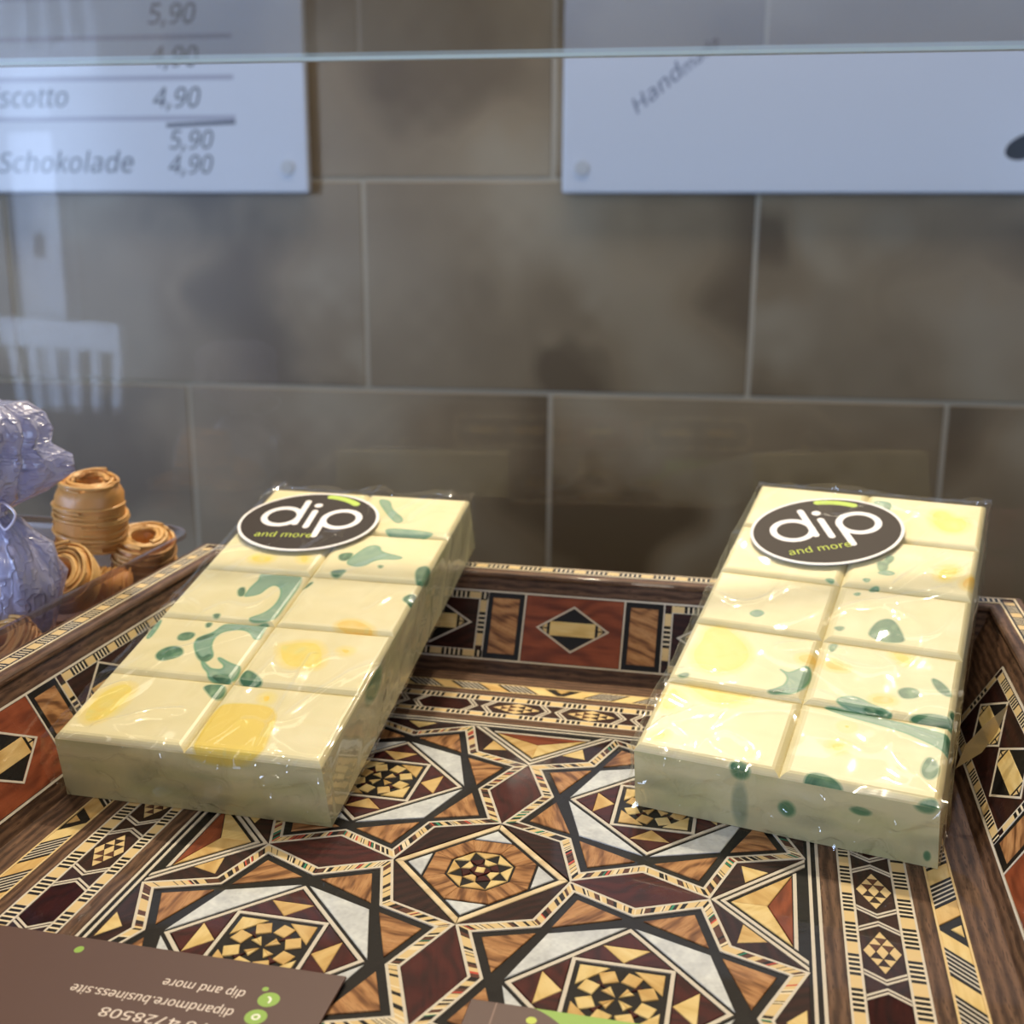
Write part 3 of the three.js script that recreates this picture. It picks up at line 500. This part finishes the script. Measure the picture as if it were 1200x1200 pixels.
function bar(x, z, yaw, pitch, spots, side, sticker, s) {
  const g = group('chocolate_bar', x, 0.004, z); g.rotation.set(pitch, yaw, 0, 'YXZ');
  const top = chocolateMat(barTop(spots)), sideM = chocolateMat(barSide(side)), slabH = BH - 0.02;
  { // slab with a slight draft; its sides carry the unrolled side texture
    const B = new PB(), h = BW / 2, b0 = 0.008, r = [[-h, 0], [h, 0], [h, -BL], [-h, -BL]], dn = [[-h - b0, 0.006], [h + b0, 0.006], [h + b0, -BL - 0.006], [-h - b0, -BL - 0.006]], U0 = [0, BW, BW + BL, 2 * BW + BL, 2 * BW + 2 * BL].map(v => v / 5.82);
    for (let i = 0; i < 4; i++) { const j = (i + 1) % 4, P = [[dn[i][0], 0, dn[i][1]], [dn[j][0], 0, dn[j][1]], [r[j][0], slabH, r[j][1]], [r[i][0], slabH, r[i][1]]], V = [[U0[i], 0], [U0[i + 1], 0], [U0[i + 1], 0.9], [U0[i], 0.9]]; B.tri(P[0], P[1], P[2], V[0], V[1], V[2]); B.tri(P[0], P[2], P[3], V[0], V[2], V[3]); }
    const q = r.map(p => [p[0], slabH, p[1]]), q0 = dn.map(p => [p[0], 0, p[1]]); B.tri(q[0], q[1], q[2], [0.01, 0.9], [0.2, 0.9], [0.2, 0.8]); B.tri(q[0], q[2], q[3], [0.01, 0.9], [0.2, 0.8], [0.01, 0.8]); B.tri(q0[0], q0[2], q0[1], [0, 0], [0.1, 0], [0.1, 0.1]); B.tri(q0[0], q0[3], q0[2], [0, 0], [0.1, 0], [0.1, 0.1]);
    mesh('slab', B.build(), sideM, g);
  }
  for (let r = 0; r < 5; r++) for (let c = 0; c < 2; c++) {
    const x0 = -BW / 2 + c * BW / 2, z0 = -r * BL / 5, sx = BW / 2, sz = BL / 5, B = new PB();
    const ring = (t, h) => { const L = c === 0 ? 0.7 * t : t, Rr = c === 0 ? t : 0.7 * t; return [[x0 + L, h, z0 - (r === 0 ? t * 0.9 : t)], [x0 + sx - Rr, h, z0 - (r === 0 ? t * 0.9 : t)], [x0 + sx - Rr, h, z0 - sz + (r === 4 ? t * 0.9 : t)], [x0 + L, h, z0 - sz + (r === 4 ? t * 0.9 : t)]]; };
    const rg = [ring(0.0, slabH - 0.001), ring(0.004, slabH + 0.006), ring(0.011, slabH + 0.012), ring(0.019, slabH + 0.017), ring(0.03, BH)], uv = p => [(p[0] + BW / 2) / BW, -p[2] / BL];
    for (let i = 0; i < 4; i++) for (let j = 0; j < 4; j++) { const m = (j + 1) % 4, P = [rg[i][j], rg[i][m], rg[i + 1][m], rg[i + 1][j]]; B.tri(P[0], P[1], P[2], uv(P[0]), uv(P[1]), uv(P[2])); B.tri(P[0], P[2], P[3], uv(P[0]), uv(P[2]), uv(P[3])); }
    const T = rg[4]; B.tri(T[0], T[1], T[2], uv(T[0]), uv(T[1]), uv(T[2])); B.tri(T[0], T[2], T[3], uv(T[0]), uv(T[2]), uv(T[3]));
    mesh('segment', B.build(), top, g);
  }
  mesh('wrapper', wrapper(s, RIDGE[s === 811 ? 0 : 1].map(pairs), s === 811 ? [[[0.04, 0.235], [0.55, 0.215], [0.95, 0.195]], [[0.5, 0.05], [0.9, 0.14]]] : [[[0.1, 0.215], [0.3, 0.2], [0.62, 0.14]], [[0.5, 0.24], [0.96, 0.232]], [[0.45, 0.2], [0.75, 0.2]], [[0.6, 0.05], [0.85, 0.12]]]), wrapMat, g);
  { const [u, v, a] = sticker, B = new PB(), n = 64, P = []; for (let i = 0; i < n; i++) P.push([STICKER_A * Math.cos(i / n * 6.28319), STICKER_B * Math.sin(i / n * 6.28319)]);
    const y = BH + 0.0195, F = p => { const c = Math.cos(a), s2 = Math.sin(a); return [u - BW / 2 + p[0] * c - p[1] * s2, y, -(v + p[0] * s2 + p[1] * c)]; }, V = p => [0.5 + p[0] / (2 * STICKER_A), 0.5 + p[1] / (2 * STICKER_B)];
    for (let i = 0; i < n; i++) { const p = P[i], q = P[(i + 1) % n], o = [0, 0]; B.tri(F(o), F(p), F(q), V(o), V(p), V(q)); const fp = F(p), fq = F(q), dp = [fp[0], y - 0.004, fp[2]], dq = [fq[0], y - 0.004, fq[2]]; B.tri(dp, dq, fq, V(p), V(q), V(q)); B.tri(dp, fq, fp, V(p), V(q), V(p)); }
    tag(mesh('sticker', B.build(), stickerMat, g), 'oval brown sticker with white lettering'); }
  return g;
}
const barA = bar(-1.0476, -0.15, -0.0079, 0.2407, POLY_A, [[0.62, 0.24, 0.13, 0.04, 'Y'], [1.5, 0.2, 0.1, 0.05, 'g'], [2.2, 0.24, 0.05, 0.03, 'g']], [0.313, 1.587, 0.08], 811);
tag(barA, 'left wrapped white chocolate bar, green swirls and yellow front square', 'chocolate');
const barB = bar(0.9178, -0.43, -0.2026, 0.283, POLY_B, [[0.364, 0.235, 0.033, 0.035, 'g'], [0.365, 0.1, 0.03, 0.1, 'o2'], [0.75, 0.17, 0.035, 0.018, 'g'], [0.52, 0.12, 0.03, 0.035, 'g'], [0.95, 0.045, 0.012, 0.022, 'g'], [0.94, 0.24, 0.036, 0.03, 'g']], [0.368, 1.535, 0.5], 977);
tag(barB, 'right wrapped white chocolate bar with scattered green leaf shapes', 'chocolate');
const flapMat = new THREE.MeshPhysicalMaterial({ color: 0xc9b27e, transmission: 0.55, thickness: 0, roughness: 0.35, clearcoat: 0.5 });
mesh('wrapper_flap', film([[0.512, 0.071, -0.40], [0.535, 0.139, -0.45], [0.587, 0.109, -0.46], [0.589, 0.203, -0.50], [0.628, 0.158, -0.52], [0.654, 0.242, -0.575]], [0, 2, 1, 1, 2, 3, 2, 4, 3, 3, 4, 5]), flapMat, barB);
mesh('wrapper_flap', film([[-0.505, 0.262, 0.02], [-0.55, 0.25, 0.0], [-0.545, 0.1, 0.01], [-0.52, 0.01, 0.02], [-0.5, 0.02, 0.03], [-0.555, 0.17, 0.0]], [0, 1, 5, 0, 5, 4, 5, 2, 4, 2, 3, 4]), wrapMat, barB);

// ---------------------------------------------------------------- flyers in the tray
function card(name, x0, x1, z0, z1, tex, y = 0.01) {
  const g = new RoundedBoxGeometry((x1 - x0) * U, 0.008 * U, (z1 - z0) * U, 1, 0.003 * U), p = g.attributes.position, uv = g.attributes.uv, nx = (x1 - x0) * U, nz = (z1 - z0) * U;
  for (let i = 0; i < p.count; i++) uv.setXY(i, p.getX(i) / nx + 0.5, 0.5 - p.getZ(i) / nz);
  const m = mesh(name, g, new THREE.MeshPhysicalMaterial({ map: tex, roughness: 0.5, clearcoat: 0.15, clearcoatRoughness: 0.3 })); m.position.set((x0 + x1) / 2 * U, y * U, (z0 + z1) / 2 * U); return m;
}
const BROWN = '#52342b', LIME = '#8fb648';
{
  const x0 = -1.40, x1 = -0.215, z0 = 0.612, z1 = 1.45, PX = 1000;
  const t = canvasTex(Math.round((x1 - x0) * PX), Math.round((z1 - z0) * PX), (x, W, Hh) => {
    x.fillStyle = BROWN; x.fillRect(0, 0, W, Hh);
    const X = v => (v - x0) * PX, Z = v => (v - z0) * PX;
    const text = (s, xr, z, size, wd) => { x.save(); x.translate(X(xr), Z(z)); x.rotate(Math.PI); x.fillStyle = '#efe2d6'; x.font = `${size}px sans-serif`; const m = x.measureText(s).width; x.scale(wd * PX / m, 1); x.fillText(s, 0, 0); x.restore(); };
    text('dip and more', -0.447, 0.728, 46, 0.236); text('dipandmore.business.site', -0.444, 0.803, 46, 0.464); text('076 4728508', -0.447, 0.87, 46, 0.335);
    const disc = (a, b, r, r2, c) => { x.fillStyle = c; x.beginPath(); x.ellipse(X(a), Z(b), r * PX, r2 * PX, 0, 0, 7); x.fill(); };
    disc(-0.378, 0.749, 0.029, 0.029, LIME); disc(-0.382, 0.819, 0.029, 0.029, LIME); disc(-0.385, 0.885, 0.029, 0.029, LIME); disc(-0.404, 0.711, 0.009, 0.009, LIME); disc(-0.979, 0.667, 0.013, 0.015, LIME);
    x.strokeStyle = '#f4f4e6'; x.lineWidth = 6; x.beginPath(); x.moveTo(X(-0.384), Z(0.738)); x.quadraticCurveTo(X(-0.368), Z(0.744), X(-0.374), Z(0.762)); x.stroke(); x.beginPath(); x.arc(X(-0.382), Z(0.819), 9, 0, 7); x.stroke();
  });
  tag(card('flyer', x0, x1, z0, z1, t), 'brown flyer with upside-down white contact lines, left in the tray', 'flyer');
}
{
  const x0 = 0.132, x1 = 1.0, z0 = 0.626, z1 = 1.45, PX = 1000;
  const t = canvasTex(868, 824, (x, W, Hh) => {
    x.fillStyle = LIME; x.fillRect(0, 0, W, Hh); x.fillStyle = BROWN; x.beginPath(); x.moveTo(0, 0); x.lineTo(160, 0); x.quadraticCurveTo(230, 20, 300, 110); x.quadraticCurveTo(420, 300, 400, Hh); x.lineTo(0, Hh); x.fill();
    x.strokeStyle = 'rgba(160,130,118,0.7)'; x.lineWidth = 4; x.beginPath(); x.moveTo(70, 0); x.lineTo(78, Hh); x.stroke(); x.fillStyle = '#c3d24e'; x.beginPath(); x.arc(171, 50, 14, 0, 7); x.fill();
  });
  tag(card('flyer', x0, x1, z0, z1, t), 'brown and lime green flyer at the front centre of the tray', 'flyer');
}

// ---------------------------------------------------------------- clear plastic trays with sweets
const clear = new THREE.MeshPhysicalMaterial({ color: 0xd2c2bc, transmission: 1, thickness: 0, roughness: 0.26, ior: 1.5 });
function roundRect(hx, hz, r, n = 8) { const P = []; for (const [sx, sz, a] of [[1, 1, 0], [-1, 1, 90], [-1, -1, 180], [1, -1, 270]]) for (let i = 0; i <= n; i++) { const t = (a + 90 * i / n) * Math.PI / 180; P.push([sx * (hx - r) + r * Math.cos(t), sz * (hz - r) + r * Math.sin(t)]); } return P; }
function plasticTray(label, x, z, hx, hz, hgt) {
  const g = group('plastic_tray', x, -0.15, z);
  const rings = [[0.10, 0.0], [0.075, 0.012], [0.03, hgt - 0.05], [0.026, hgt - 0.015], [0.0, hgt], [-0.02, hgt], [-0.024, hgt - 0.02]], B = new PB(); let prev = null;
  for (const [i, y] of rings) { const P = roundRect(hx - i, hz - i, 0.2 - i * 0.6).map((p, j) => { const rib = y > 0.02 && y < hgt - 0.03 ? 0.008 * Math.sin(j * 2.1) : 0; return [p[0] + rib, y, p[1] + rib]; }); if (prev) for (let j = 0; j < P.length; j++) { const m = (j + 1) % P.length, a = prev[j], b = prev[m], c = P[m], e = P[j]; B.tri(a, b, c, [0, 0], [1, 0], [1, 1]); B.tri(a, c, e, [0, 0], [1, 1], [0, 1]); } prev = P; }
  mesh('tray_wall', B.build(), clear, g);
  const F0 = roundRect(hx - 0.1, hz - 0.1, 0.14), Bb = new PB(); prism(Bb, F0, FL, 0, 0.008, 0); mesh('tray_bottom', Bb.build(), clear, g);
  return tag(g, label, 'tray');
}
plasticTray('clear plastic tray of golden pastry rolls left of the inlaid tray', -3.36, -0.55, 1.35, 1.50, 0.62);
plasticTray('clear plastic tray of pink sweets right of the inlaid tray', 3.32, -0.55, 1.35, 1.50, 0.64);

const pastryTex = woodTex(256, 0.02, [C(150, 92, 38), C(206, 148, 76), C(232, 182, 108)], { rings: 10, s: 301 });
const pastryMat = new THREE.MeshPhysicalMaterial({ map: pastryTex, roughness: 0.5, clearcoat: 0.25, clearcoatRoughness: 0.35 });
const strandMats = [0xcf9c56, 0xc28f4c, 0xd4a764].map(c => new THREE.MeshPhysicalMaterial({ color: c, roughness: 0.45, clearcoat: 0.3 }));
function pastry(label, x, y, z, R, hgt, rx, rz, ry = 0) {
  const g = group('pastry_roll', x, y, z); g.rotation.set(rx, ry, rz);
  const pr = [[0.34, 0.1], [0.36, 0.75], [0.45, 0.93], [0.62, 1.0], [0.82, 0.97], [0.96, 0.84], [1.0, 0.6], [1.02, 0.3], [0.98, 0.1], [0.8, 0.0], [0.34, 0.0], [0.34, 0.1]].map(([a, b]) => new THREE.Vector2(a * R * U, (b - 0.5) * hgt * U));
  const body = new THREE.LatheGeometry(pr, 40), p = body.attributes.position; for (let i = 0; i < p.count; i++) { const t = Math.atan2(p.getZ(i), p.getX(i)), q = 1 + 0.05 * Math.sin(t * 3 + R * 40) + 0.03 * Math.sin(t * 7 + p.getY(i) * 500); p.setXYZ(i, p.getX(i) * q, p.getY(i) * (1 + 0.06 * Math.sin(t * 2 + 1)), p.getZ(i) * q); } body.computeVertexNormals();
  mesh('body', body, pastryMat, g);
  const st = [];
  for (let i = 0; i < 46; i++) {
    const a0 = rr(0, 6.28), len = rr(1.2, 4.5), f = rnd(), rad = f < 0.65 ? R * rr(0.99, 1.06) : R * rr(0.45, 0.98), y0 = f < 0.65 ? rr(-0.45, 0.42) * hgt : hgt * (0.5 + 0.02 * rnd()), tl = rr(-0.12, 0.12) * hgt, P = [];
    for (let j = 0; j <= 10; j++) { const t = a0 + len * j / 10, q = 1 + 0.05 * Math.sin(t * 3 + R * 40); P.push(new THREE.Vector3(Math.cos(t) * rad * q * U, (y0 + tl * (j / 10 - 0.5)) * U, Math.sin(t) * rad * q * U)); }
    st.push(new THREE.TubeGeometry(new THREE.CatmullRomCurve3(P), 16, rr(0.005, 0.011) * U, 4));
  }
  stuff(mesh('strands', mergeGeometries(st), strandMats[Math.floor(rnd() * 3)], g));
  return tag(g, label, 'pastry');
}
pastry('tall golden pastry roll standing upright, topmost of the pile', -2.40, 0.59, -1.757, 0.165, 0.33, 0.10, -0.08);
pastry('golden pastry coil nearest the back corner of the plastic tray', -2.19, 0.36, -1.86, 0.145, 0.22, 0.22, -0.14);
pastry('golden pastry roll lying on its side below the tallest roll', -2.28, 0.26, -1.58, 0.10, 0.30, 0.2, 1.45, 0.35);
pastry('open ringed pastry roll beside the lavender bag, facing forward', -2.30, 0.38, -1.34, 0.15, 0.16, 0.75, -0.1);
pastry('pastry roll at the bottom left edge under the lavender bag', -2.22, 0.22, -0.82, 0.13, 0.2, 0.6, 0.2);
pastry('pastry roll lying low against the plastic tray wall', -2.20, 0.12, -1.20, 0.11, 0.26, 0.1, 1.5, 1.2);
pastry('pastry roll tucked low between the back coil and the plastic tray base', -2.24, 0.06, -1.74, 0.13, 0.2, 0.1, 0.1);
pastry('pastry roll leaning behind the tallest roll, partly hidden by the bag', -2.66, 0.33, -1.58, 0.14, 0.24, 0.3, 0.4);
{
  const pink = new THREE.MeshPhysicalMaterial({ color: 0xd89aa0, roughness: 0.55, clearcoat: 0.2 });
  const mk = (x, y, z, r, l) => { const m = mesh('pink_sweet', box(0.3, 0.24, 0.3, 0.05), pink); m.position.set(x * U, y * U, z * U); m.rotation.set(0.1 * r, r, 0.08 * r); tag(m, l, 'sweet'); };
  mk(2.26, -0.01, -1.72, 0.3, 'pink sweet cube at the back corner of the right plastic tray'); mk(2.32, 0.25, -1.66, 0.9, 'pink sweet cube stacked on top in the right plastic tray'); mk(2.6, -0.01, -1.5, 0.6, 'pink sweet cube on the base of the right plastic tray'); 
}
// ---- lavender cellophane bag tied with thin ribbon
{
  const g = group('sweet_bag', -2.39, 0.08, -1.02);
  const wr = (() => { const A = lattice(8, 8, 551), B = lattice(24, 24, 552); const t = dataTex(512, (u, v) => { const a = 1 - Math.abs(A(u * 8 + B(u * 24, v * 24) * 0.6, v * 8) - 0.5) * 2, b = 1 - Math.abs(B(u * 24, v * 24) - 0.5) * 2, k = Math.pow(a, 4) * 0.7 + Math.pow(b, 5) * 0.3; return [k, k, k]; }, false); t.repeat.set(3, 1.5); return t; })();
  const film2 = new THREE.MeshPhysicalMaterial({ color: 0xcbcbea, bumpMap: wr, bumpScale: 0.0012, roughness: 0.24, clearcoat: 0.9, clearcoatRoughness: 0.1, transmission: 0.3, thickness: 0, side: THREE.DoubleSide });
  const lathe = (prof, n, f) => { const q = new THREE.LatheGeometry(prof.map(([r, y]) => new THREE.Vector2(r * U, y * U)), n), p = q.attributes.position; for (let i = 0; i < p.count; i++) { const t = Math.atan2(p.getZ(i), p.getX(i)), y = p.getY(i) / U, m = f(t, y); p.setXYZ(i, p.getX(i) * m, p.getY(i), p.getZ(i) * m); } q.computeVertexNormals(); return q; };
  const nz = lattice(17, 17, 77);
  mesh('bag_body', lathe([[0, 0.0], [0.14, 0.02], [0.2, 0.10], [0.22, 0.24], [0.23, 0.40], [0.2, 0.55], [0.1, 0.65], [0.04, 0.69]], 72, (t, y) => 1 + 0.05 * Math.sin(t * 9 + y * 6) * y + 0.03 * Math.sin(t * 23) + (nz(t * 2.7 + 9, y * 14) - 0.5) * 0.4), film2, g);
  mesh('bag_ruffle', lathe([[0.04, 0.69], [0.11, 0.73], [0.21, 0.78], [0.26, 0.86], [0.24, 0.93], [0.2, 0.98], [0.22, 1.04], [0.2, 1.11], [0.12, 1.16], [0.03, 1.15]], 120, (t, y) => 1 + (0.2 * Math.sin(t * 5 + 1 + y * 3) + 0.1 * Math.sin(t * 13 + y * 9) + (nz(t * 2.7 + 20, y * 12) - 0.5) * 0.5) * clamp((y - 0.67) * 5)), film2, g);
  const rib = [], add = (P, r) => rib.push(new THREE.TubeGeometry(new THREE.CatmullRomCurve3(P.map(v => new THREE.Vector3(...v).multiplyScalar(U))), 40, r * U, 5));
  for (let i = 0; i < 3; i++) add([0, 1, 2, 3, 4, 5, 6].map(j => [0.052 * Math.cos(j * 1.05), 0.675 + i * 0.012, 0.052 * Math.sin(j * 1.05)]), 0.007);
  for (const sgn of [1, -1]) { add([[0.05, 0.68, 0.03], [0.05 + sgn * 0.10, 0.78, 0.14], [0.05 + sgn * 0.18, 0.74, 0.17], [0.05 + sgn * 0.1, 0.66, 0.13], [0.05, 0.68, 0.05]], 0.006); add([[0.05, 0.68, 0.05], [0.08 + sgn * 0.08, 0.56, 0.22], [0.05 + sgn * 0.15, 0.42, 0.28]], 0.006); }
  mesh('ribbon', mergeGeometries(rib), new THREE.MeshPhysicalMaterial({ color: 0xe8e0ee, roughness: 0.3, clearcoat: 0.6 }), g);
  tag(g, 'lavender cellophane bag tied with thin ribbon among the pastry rolls', 'bag');
}

// ---------------------------------------------------------------- glass screen behind the tray
{
  const pane = new THREE.MeshPhysicalMaterial({ color: 0xf6fbfa, transmission: 1, thickness: 0, roughness: 0.0, ior: 1.42 });
  const edge = new THREE.MeshPhysicalMaterial({ color: 0xdff0ea, roughness: 0.25, clearcoat: 1 });
  const g = group('glass_screen', -0.482, -0.15, -2.565); g.rotation.y = YAW;
  const hgt = 2.755 + 0.15;
  mesh('glass_pane', new THREE.PlaneGeometry(20 * U, hgt * U).translate(0, hgt / 2 * U, 0), pane, g);
  mesh('polished_edge', box(20, 0.018, 0.05), edge, g).position.set(0, (hgt - 0.006) * U, 0.01 * U);
  tag(g, 'clear upright glass screen standing on the counter behind the tray', 'glass screen');
  const tint = new THREE.MeshPhysicalMaterial({ color: 0xcdd2d2, transmission: 1, thickness: 0, roughness: 0.03, ior: 1.52 });
  const sh = group('glass_shelf', -0.482 + 0.11, 2.758, -2.565 + 1.5); sh.rotation.y = YAW;
  mesh('shelf_plate', new THREE.PlaneGeometry(20 * U, 3.0 * U).rotateX(-Math.PI / 2), tint, sh);
  tag(sh, 'clear horizontal glass shelf resting on the glass screen above the tray', 'glass shelf');
}

// ---------------------------------------------------------------- whiteboards on the tiled wall
function board(label, s0, s1, t0, t1, draw) {
  const wd = s1 - s0, ht = t1 - t0, PX = 110, g = new THREE.Group(); g.name = numbered('whiteboard'); scene.add(g);
  g.position.copy(atW((s0 + s1) / 2, t0, 0.02)); g.rotation.y = YAW;
  const bg = new RoundedBoxGeometry(wd * U, ht * U, 0.16 * U, 3, 0.04 * U), p = bg.attributes.position, uv = bg.attributes.uv;
  for (let i = 0; i < p.count; i++) uv.setXY(i, p.getX(i) / (wd * U) + 0.5, p.getY(i) / (ht * U) + 0.5);
  const t = canvasTex(Math.round(wd * PX), Math.round(ht * PX), (x, W, Hh) => { x.fillStyle = '#d7dbe4'; x.fillRect(0, 0, W, Hh); draw(x, v => (v - s0) * PX, v => Hh - (v - t0) * PX, PX); });
  const m = mesh('panel', bg, new THREE.MeshPhysicalMaterial({ map: t, roughness: 0.45, clearcoat: 0.2, clearcoatRoughness: 0.15 }), g); m.position.set(0, ht / 2 * U, 0.12 * U);
  const cap = new THREE.CylinderGeometry(0.10 * U, 0.10 * U, 0.03 * U, 24).rotateX(Math.PI / 2), cm = new THREE.MeshPhysicalMaterial({ color: 0xc9cacb, roughness: 0.4, clearcoat: 0.4 });
  for (const [a, b] of [[s0 + 0.28, t0 + 0.34], [s1 - 0.3, t0 + 0.36], [s0 + 0.28, t1 - 0.34], [s1 - 0.3, t1 - 0.34]]) { const c = mesh('screw_cap', cap, cm, g); c.position.set((a - (s0 + s1) / 2) * U, (b - t0) * U, 0.21 * U); }
  return tag(g, label, 'board');
}
const ink = (x, s, px, py, size, rot = 0, sx = 1, col = '#3a3d46') => { x.save(); x.translate(px, py); x.rotate(rot); x.scale(sx, 1); x.fillStyle = col; x.font = `italic ${size}px sans-serif`; x.fillText(s, 0, 0); x.restore(); };
board('left whiteboard with handwritten price list on the tiled wall', -16.5, -5.44, 0.44, 7.9, (x, X, T, PX) => {
  const R = -5.44, B = 0.44, at = (dx, dy) => [X(R + dx / 80), T(B - dy / 80)];   // offsets in eightieths of a unit from the lower right corner
  x.strokeStyle = '#a9a9b8'; x.lineWidth = 7; for (const dy of [-128, -84, -172, -216, -260, -304]) { x.beginPath(); x.moveTo(...at(-900, dy)); x.lineTo(...at(-84, dy)); x.stroke(); }
  for (const [dx, dy, s, z] of [[-170, -22, '4,90', 34], [-168, -50, '5,90', 34], [-184, -96, '4,90', 36], [-184, -140, '4,90', 36], [-184, -186, '5,90', 36], [-184, -230, '3,90', 36], [-184, -274, '4,90', 36]]) ink(x, s, ...at(dx, dy), z * 1.15, 0, 1);
  x.strokeStyle = '#50525e'; x.lineWidth = 6; x.beginPath(); x.moveTo(...at(-168, -76)); x.lineTo(...at(-84, -79)); x.stroke();
  ink(x, 'Zimt u. Schokolade', ...at(-500, -24), 44, 0, 1.05); ink(x, 'Nuss u. Biscotto', ...at(-520, -98), 42, 0, 1.05); ink(x, 'Vanille', ...at(-520, -142), 42); ink(x, 'Pistazie', ...at(-520, -186), 42); ink(x, 'Mandel', ...at(-520, -232), 42);
});
board('right whiteboard with slanted handwriting and a black mark', -1.77, 9.2, 0.44, 7.9, (x, X, T, PX) => {
  const L = -1.77, B = 0.44, at = (dx, dy) => [X(L + dx / 80), T(B - dy / 80)];
  ink(x, 'Hand', ...at(80, -82), 30, -0.69, 1.25, '#69728c'); ink(x, 'made', ...at(131, -122), 24, -0.69, 1.1, '#69728c');
  x.fillStyle = '#0c0c10'; x.beginPath(); const c = at(490, -48); x.ellipse(c[0], c[1], 30, 17, -0.35, 0, 7); x.fill(); x.lineWidth = 30; x.strokeStyle = '#0c0c10'; x.beginPath(); x.moveTo(c[0] + 10, c[1]); x.quadraticCurveTo(c[0] + 110, c[1] - 60, c[0] + 140, c[1] - 260); x.stroke();
});

// ---------------------------------------------------------------- things in the sales room that the glass mirrors
const white = new THREE.MeshPhysicalMaterial({ color: 0xeef1f4, roughness: 0.45 });
{
  const g = group('white_chair', -20.7, FLOOR, 35.0); g.rotation.y = 0.45;
  mesh('top_rail', box(5.6, 1.15, 0.4, 0.15), white, g).position.set(0, 10.3 * U, 0);
  for (let i = 0; i < 6; i++) { const m = mesh('back_slat', box(0.45, 4.2, 0.25, 0.1), white, g); m.position.set((-2.2 + i * 0.88) * U, 7.7 * U, 0.1 * U); m.rotation.z = (i - 2.5) * -0.045; }
  mesh('seat', box(5.4, 0.5, 5, 0.2), white, g).position.set(0, 5.4 * U, -2.3 * U);
  for (const [a, b] of [[-2.4, 0], [2.4, 0], [-2.4, -4.5], [2.4, -4.5]]) mesh('leg', box(0.5, 5.2, 0.5, 0.1), white, g).position.set(a * U, 2.6 * U, b * U);
  g.scale.set(1.25, 1, 1); tag(g, 'white slatted chair mirrored in the glass at the left', 'chair');
  const p = group('white_post', -22.6, FLOOR, 38.4); p.rotation.y = Math.PI + 0.45;
  mesh('shaft', box(2.7, 18, 0.8, 0.1), white, p).position.set(0, 9 * U, 0);
  mesh('foot', box(3, 0.5, 3, 0.1), white, p).position.set(0, 0.25 * U, 0);
  mesh('switch', box(0.6, 0.9, 0.1, 0.04), paint(0x50505c), p).position.set(-0.1 * U, 13.6 * U, 0.43 * U);
  tag(p, 'white post with a small dark switch mirrored in the glass', 'post');
}
// ---------------------------------------------------------------- lamps
SPOTS.forEach(([p], i) => {
  const g = group('ceiling_spot', p[0], CEIL, p[2]);
  mesh('housing', new THREE.CylinderGeometry(0.55 * U, 0.6 * U, 0.5 * U, 32, 1, true).translate(0, -0.25 * U, 0), new THREE.MeshStandardMaterial({ color: 0xdddddd, roughness: 0.4, side: THREE.DoubleSide }), g);
  mesh('lens', new THREE.CylinderGeometry(0.5 * U, 0.5 * U, 0.06 * U, 32).translate(0, -0.2 * U, 0), new THREE.MeshStandardMaterial({ color: 0xffffff, emissive: 0xffe0b8, emissiveIntensity: 6 }), g);
  tag(g, ['round warm ceiling spot over the left wrapped bar', 'round warm ceiling spot over the right wrapped bar', 'round warm ceiling spot over the pastry rolls'][i], 'lamp');
});
PENDANTS.forEach((p, i) => {
  const g = group('pendant_lamp', p[0], CEIL, p[2]), dy = p[1] - CEIL;
  mesh('cord', new THREE.CylinderGeometry(0.03 * U, 0.03 * U, -dy * U, 8).translate(0, dy / 2 * U, 0), paint(0x222222), g);
  mesh('bulb', new THREE.SphereGeometry(0.42 * U, 32, 20).translate(0, (dy - 0.3) * U, 0), new THREE.MeshStandardMaterial({ color: 0xffffff, emissive: 0xfff1dd, emissiveIntensity: 14 }), g);
  mesh('shade', new THREE.LatheGeometry([[0.2, 0.5], [0.5, 0.35], [0.75, 0.0], [0.78, -0.02]].map(([a, b]) => new THREE.Vector2(a * U, (dy + b) * U)), 32), new THREE.MeshStandardMaterial({ color: 0x333333, roughness: 0.5, side: THREE.DoubleSide }), g);
  tag(g, i ? 'right pendant bulb with a dark shade above the customers' : 'left pendant bulb with a dark shade above the customers', 'lamp');
});
renderer.render(scene, camera);
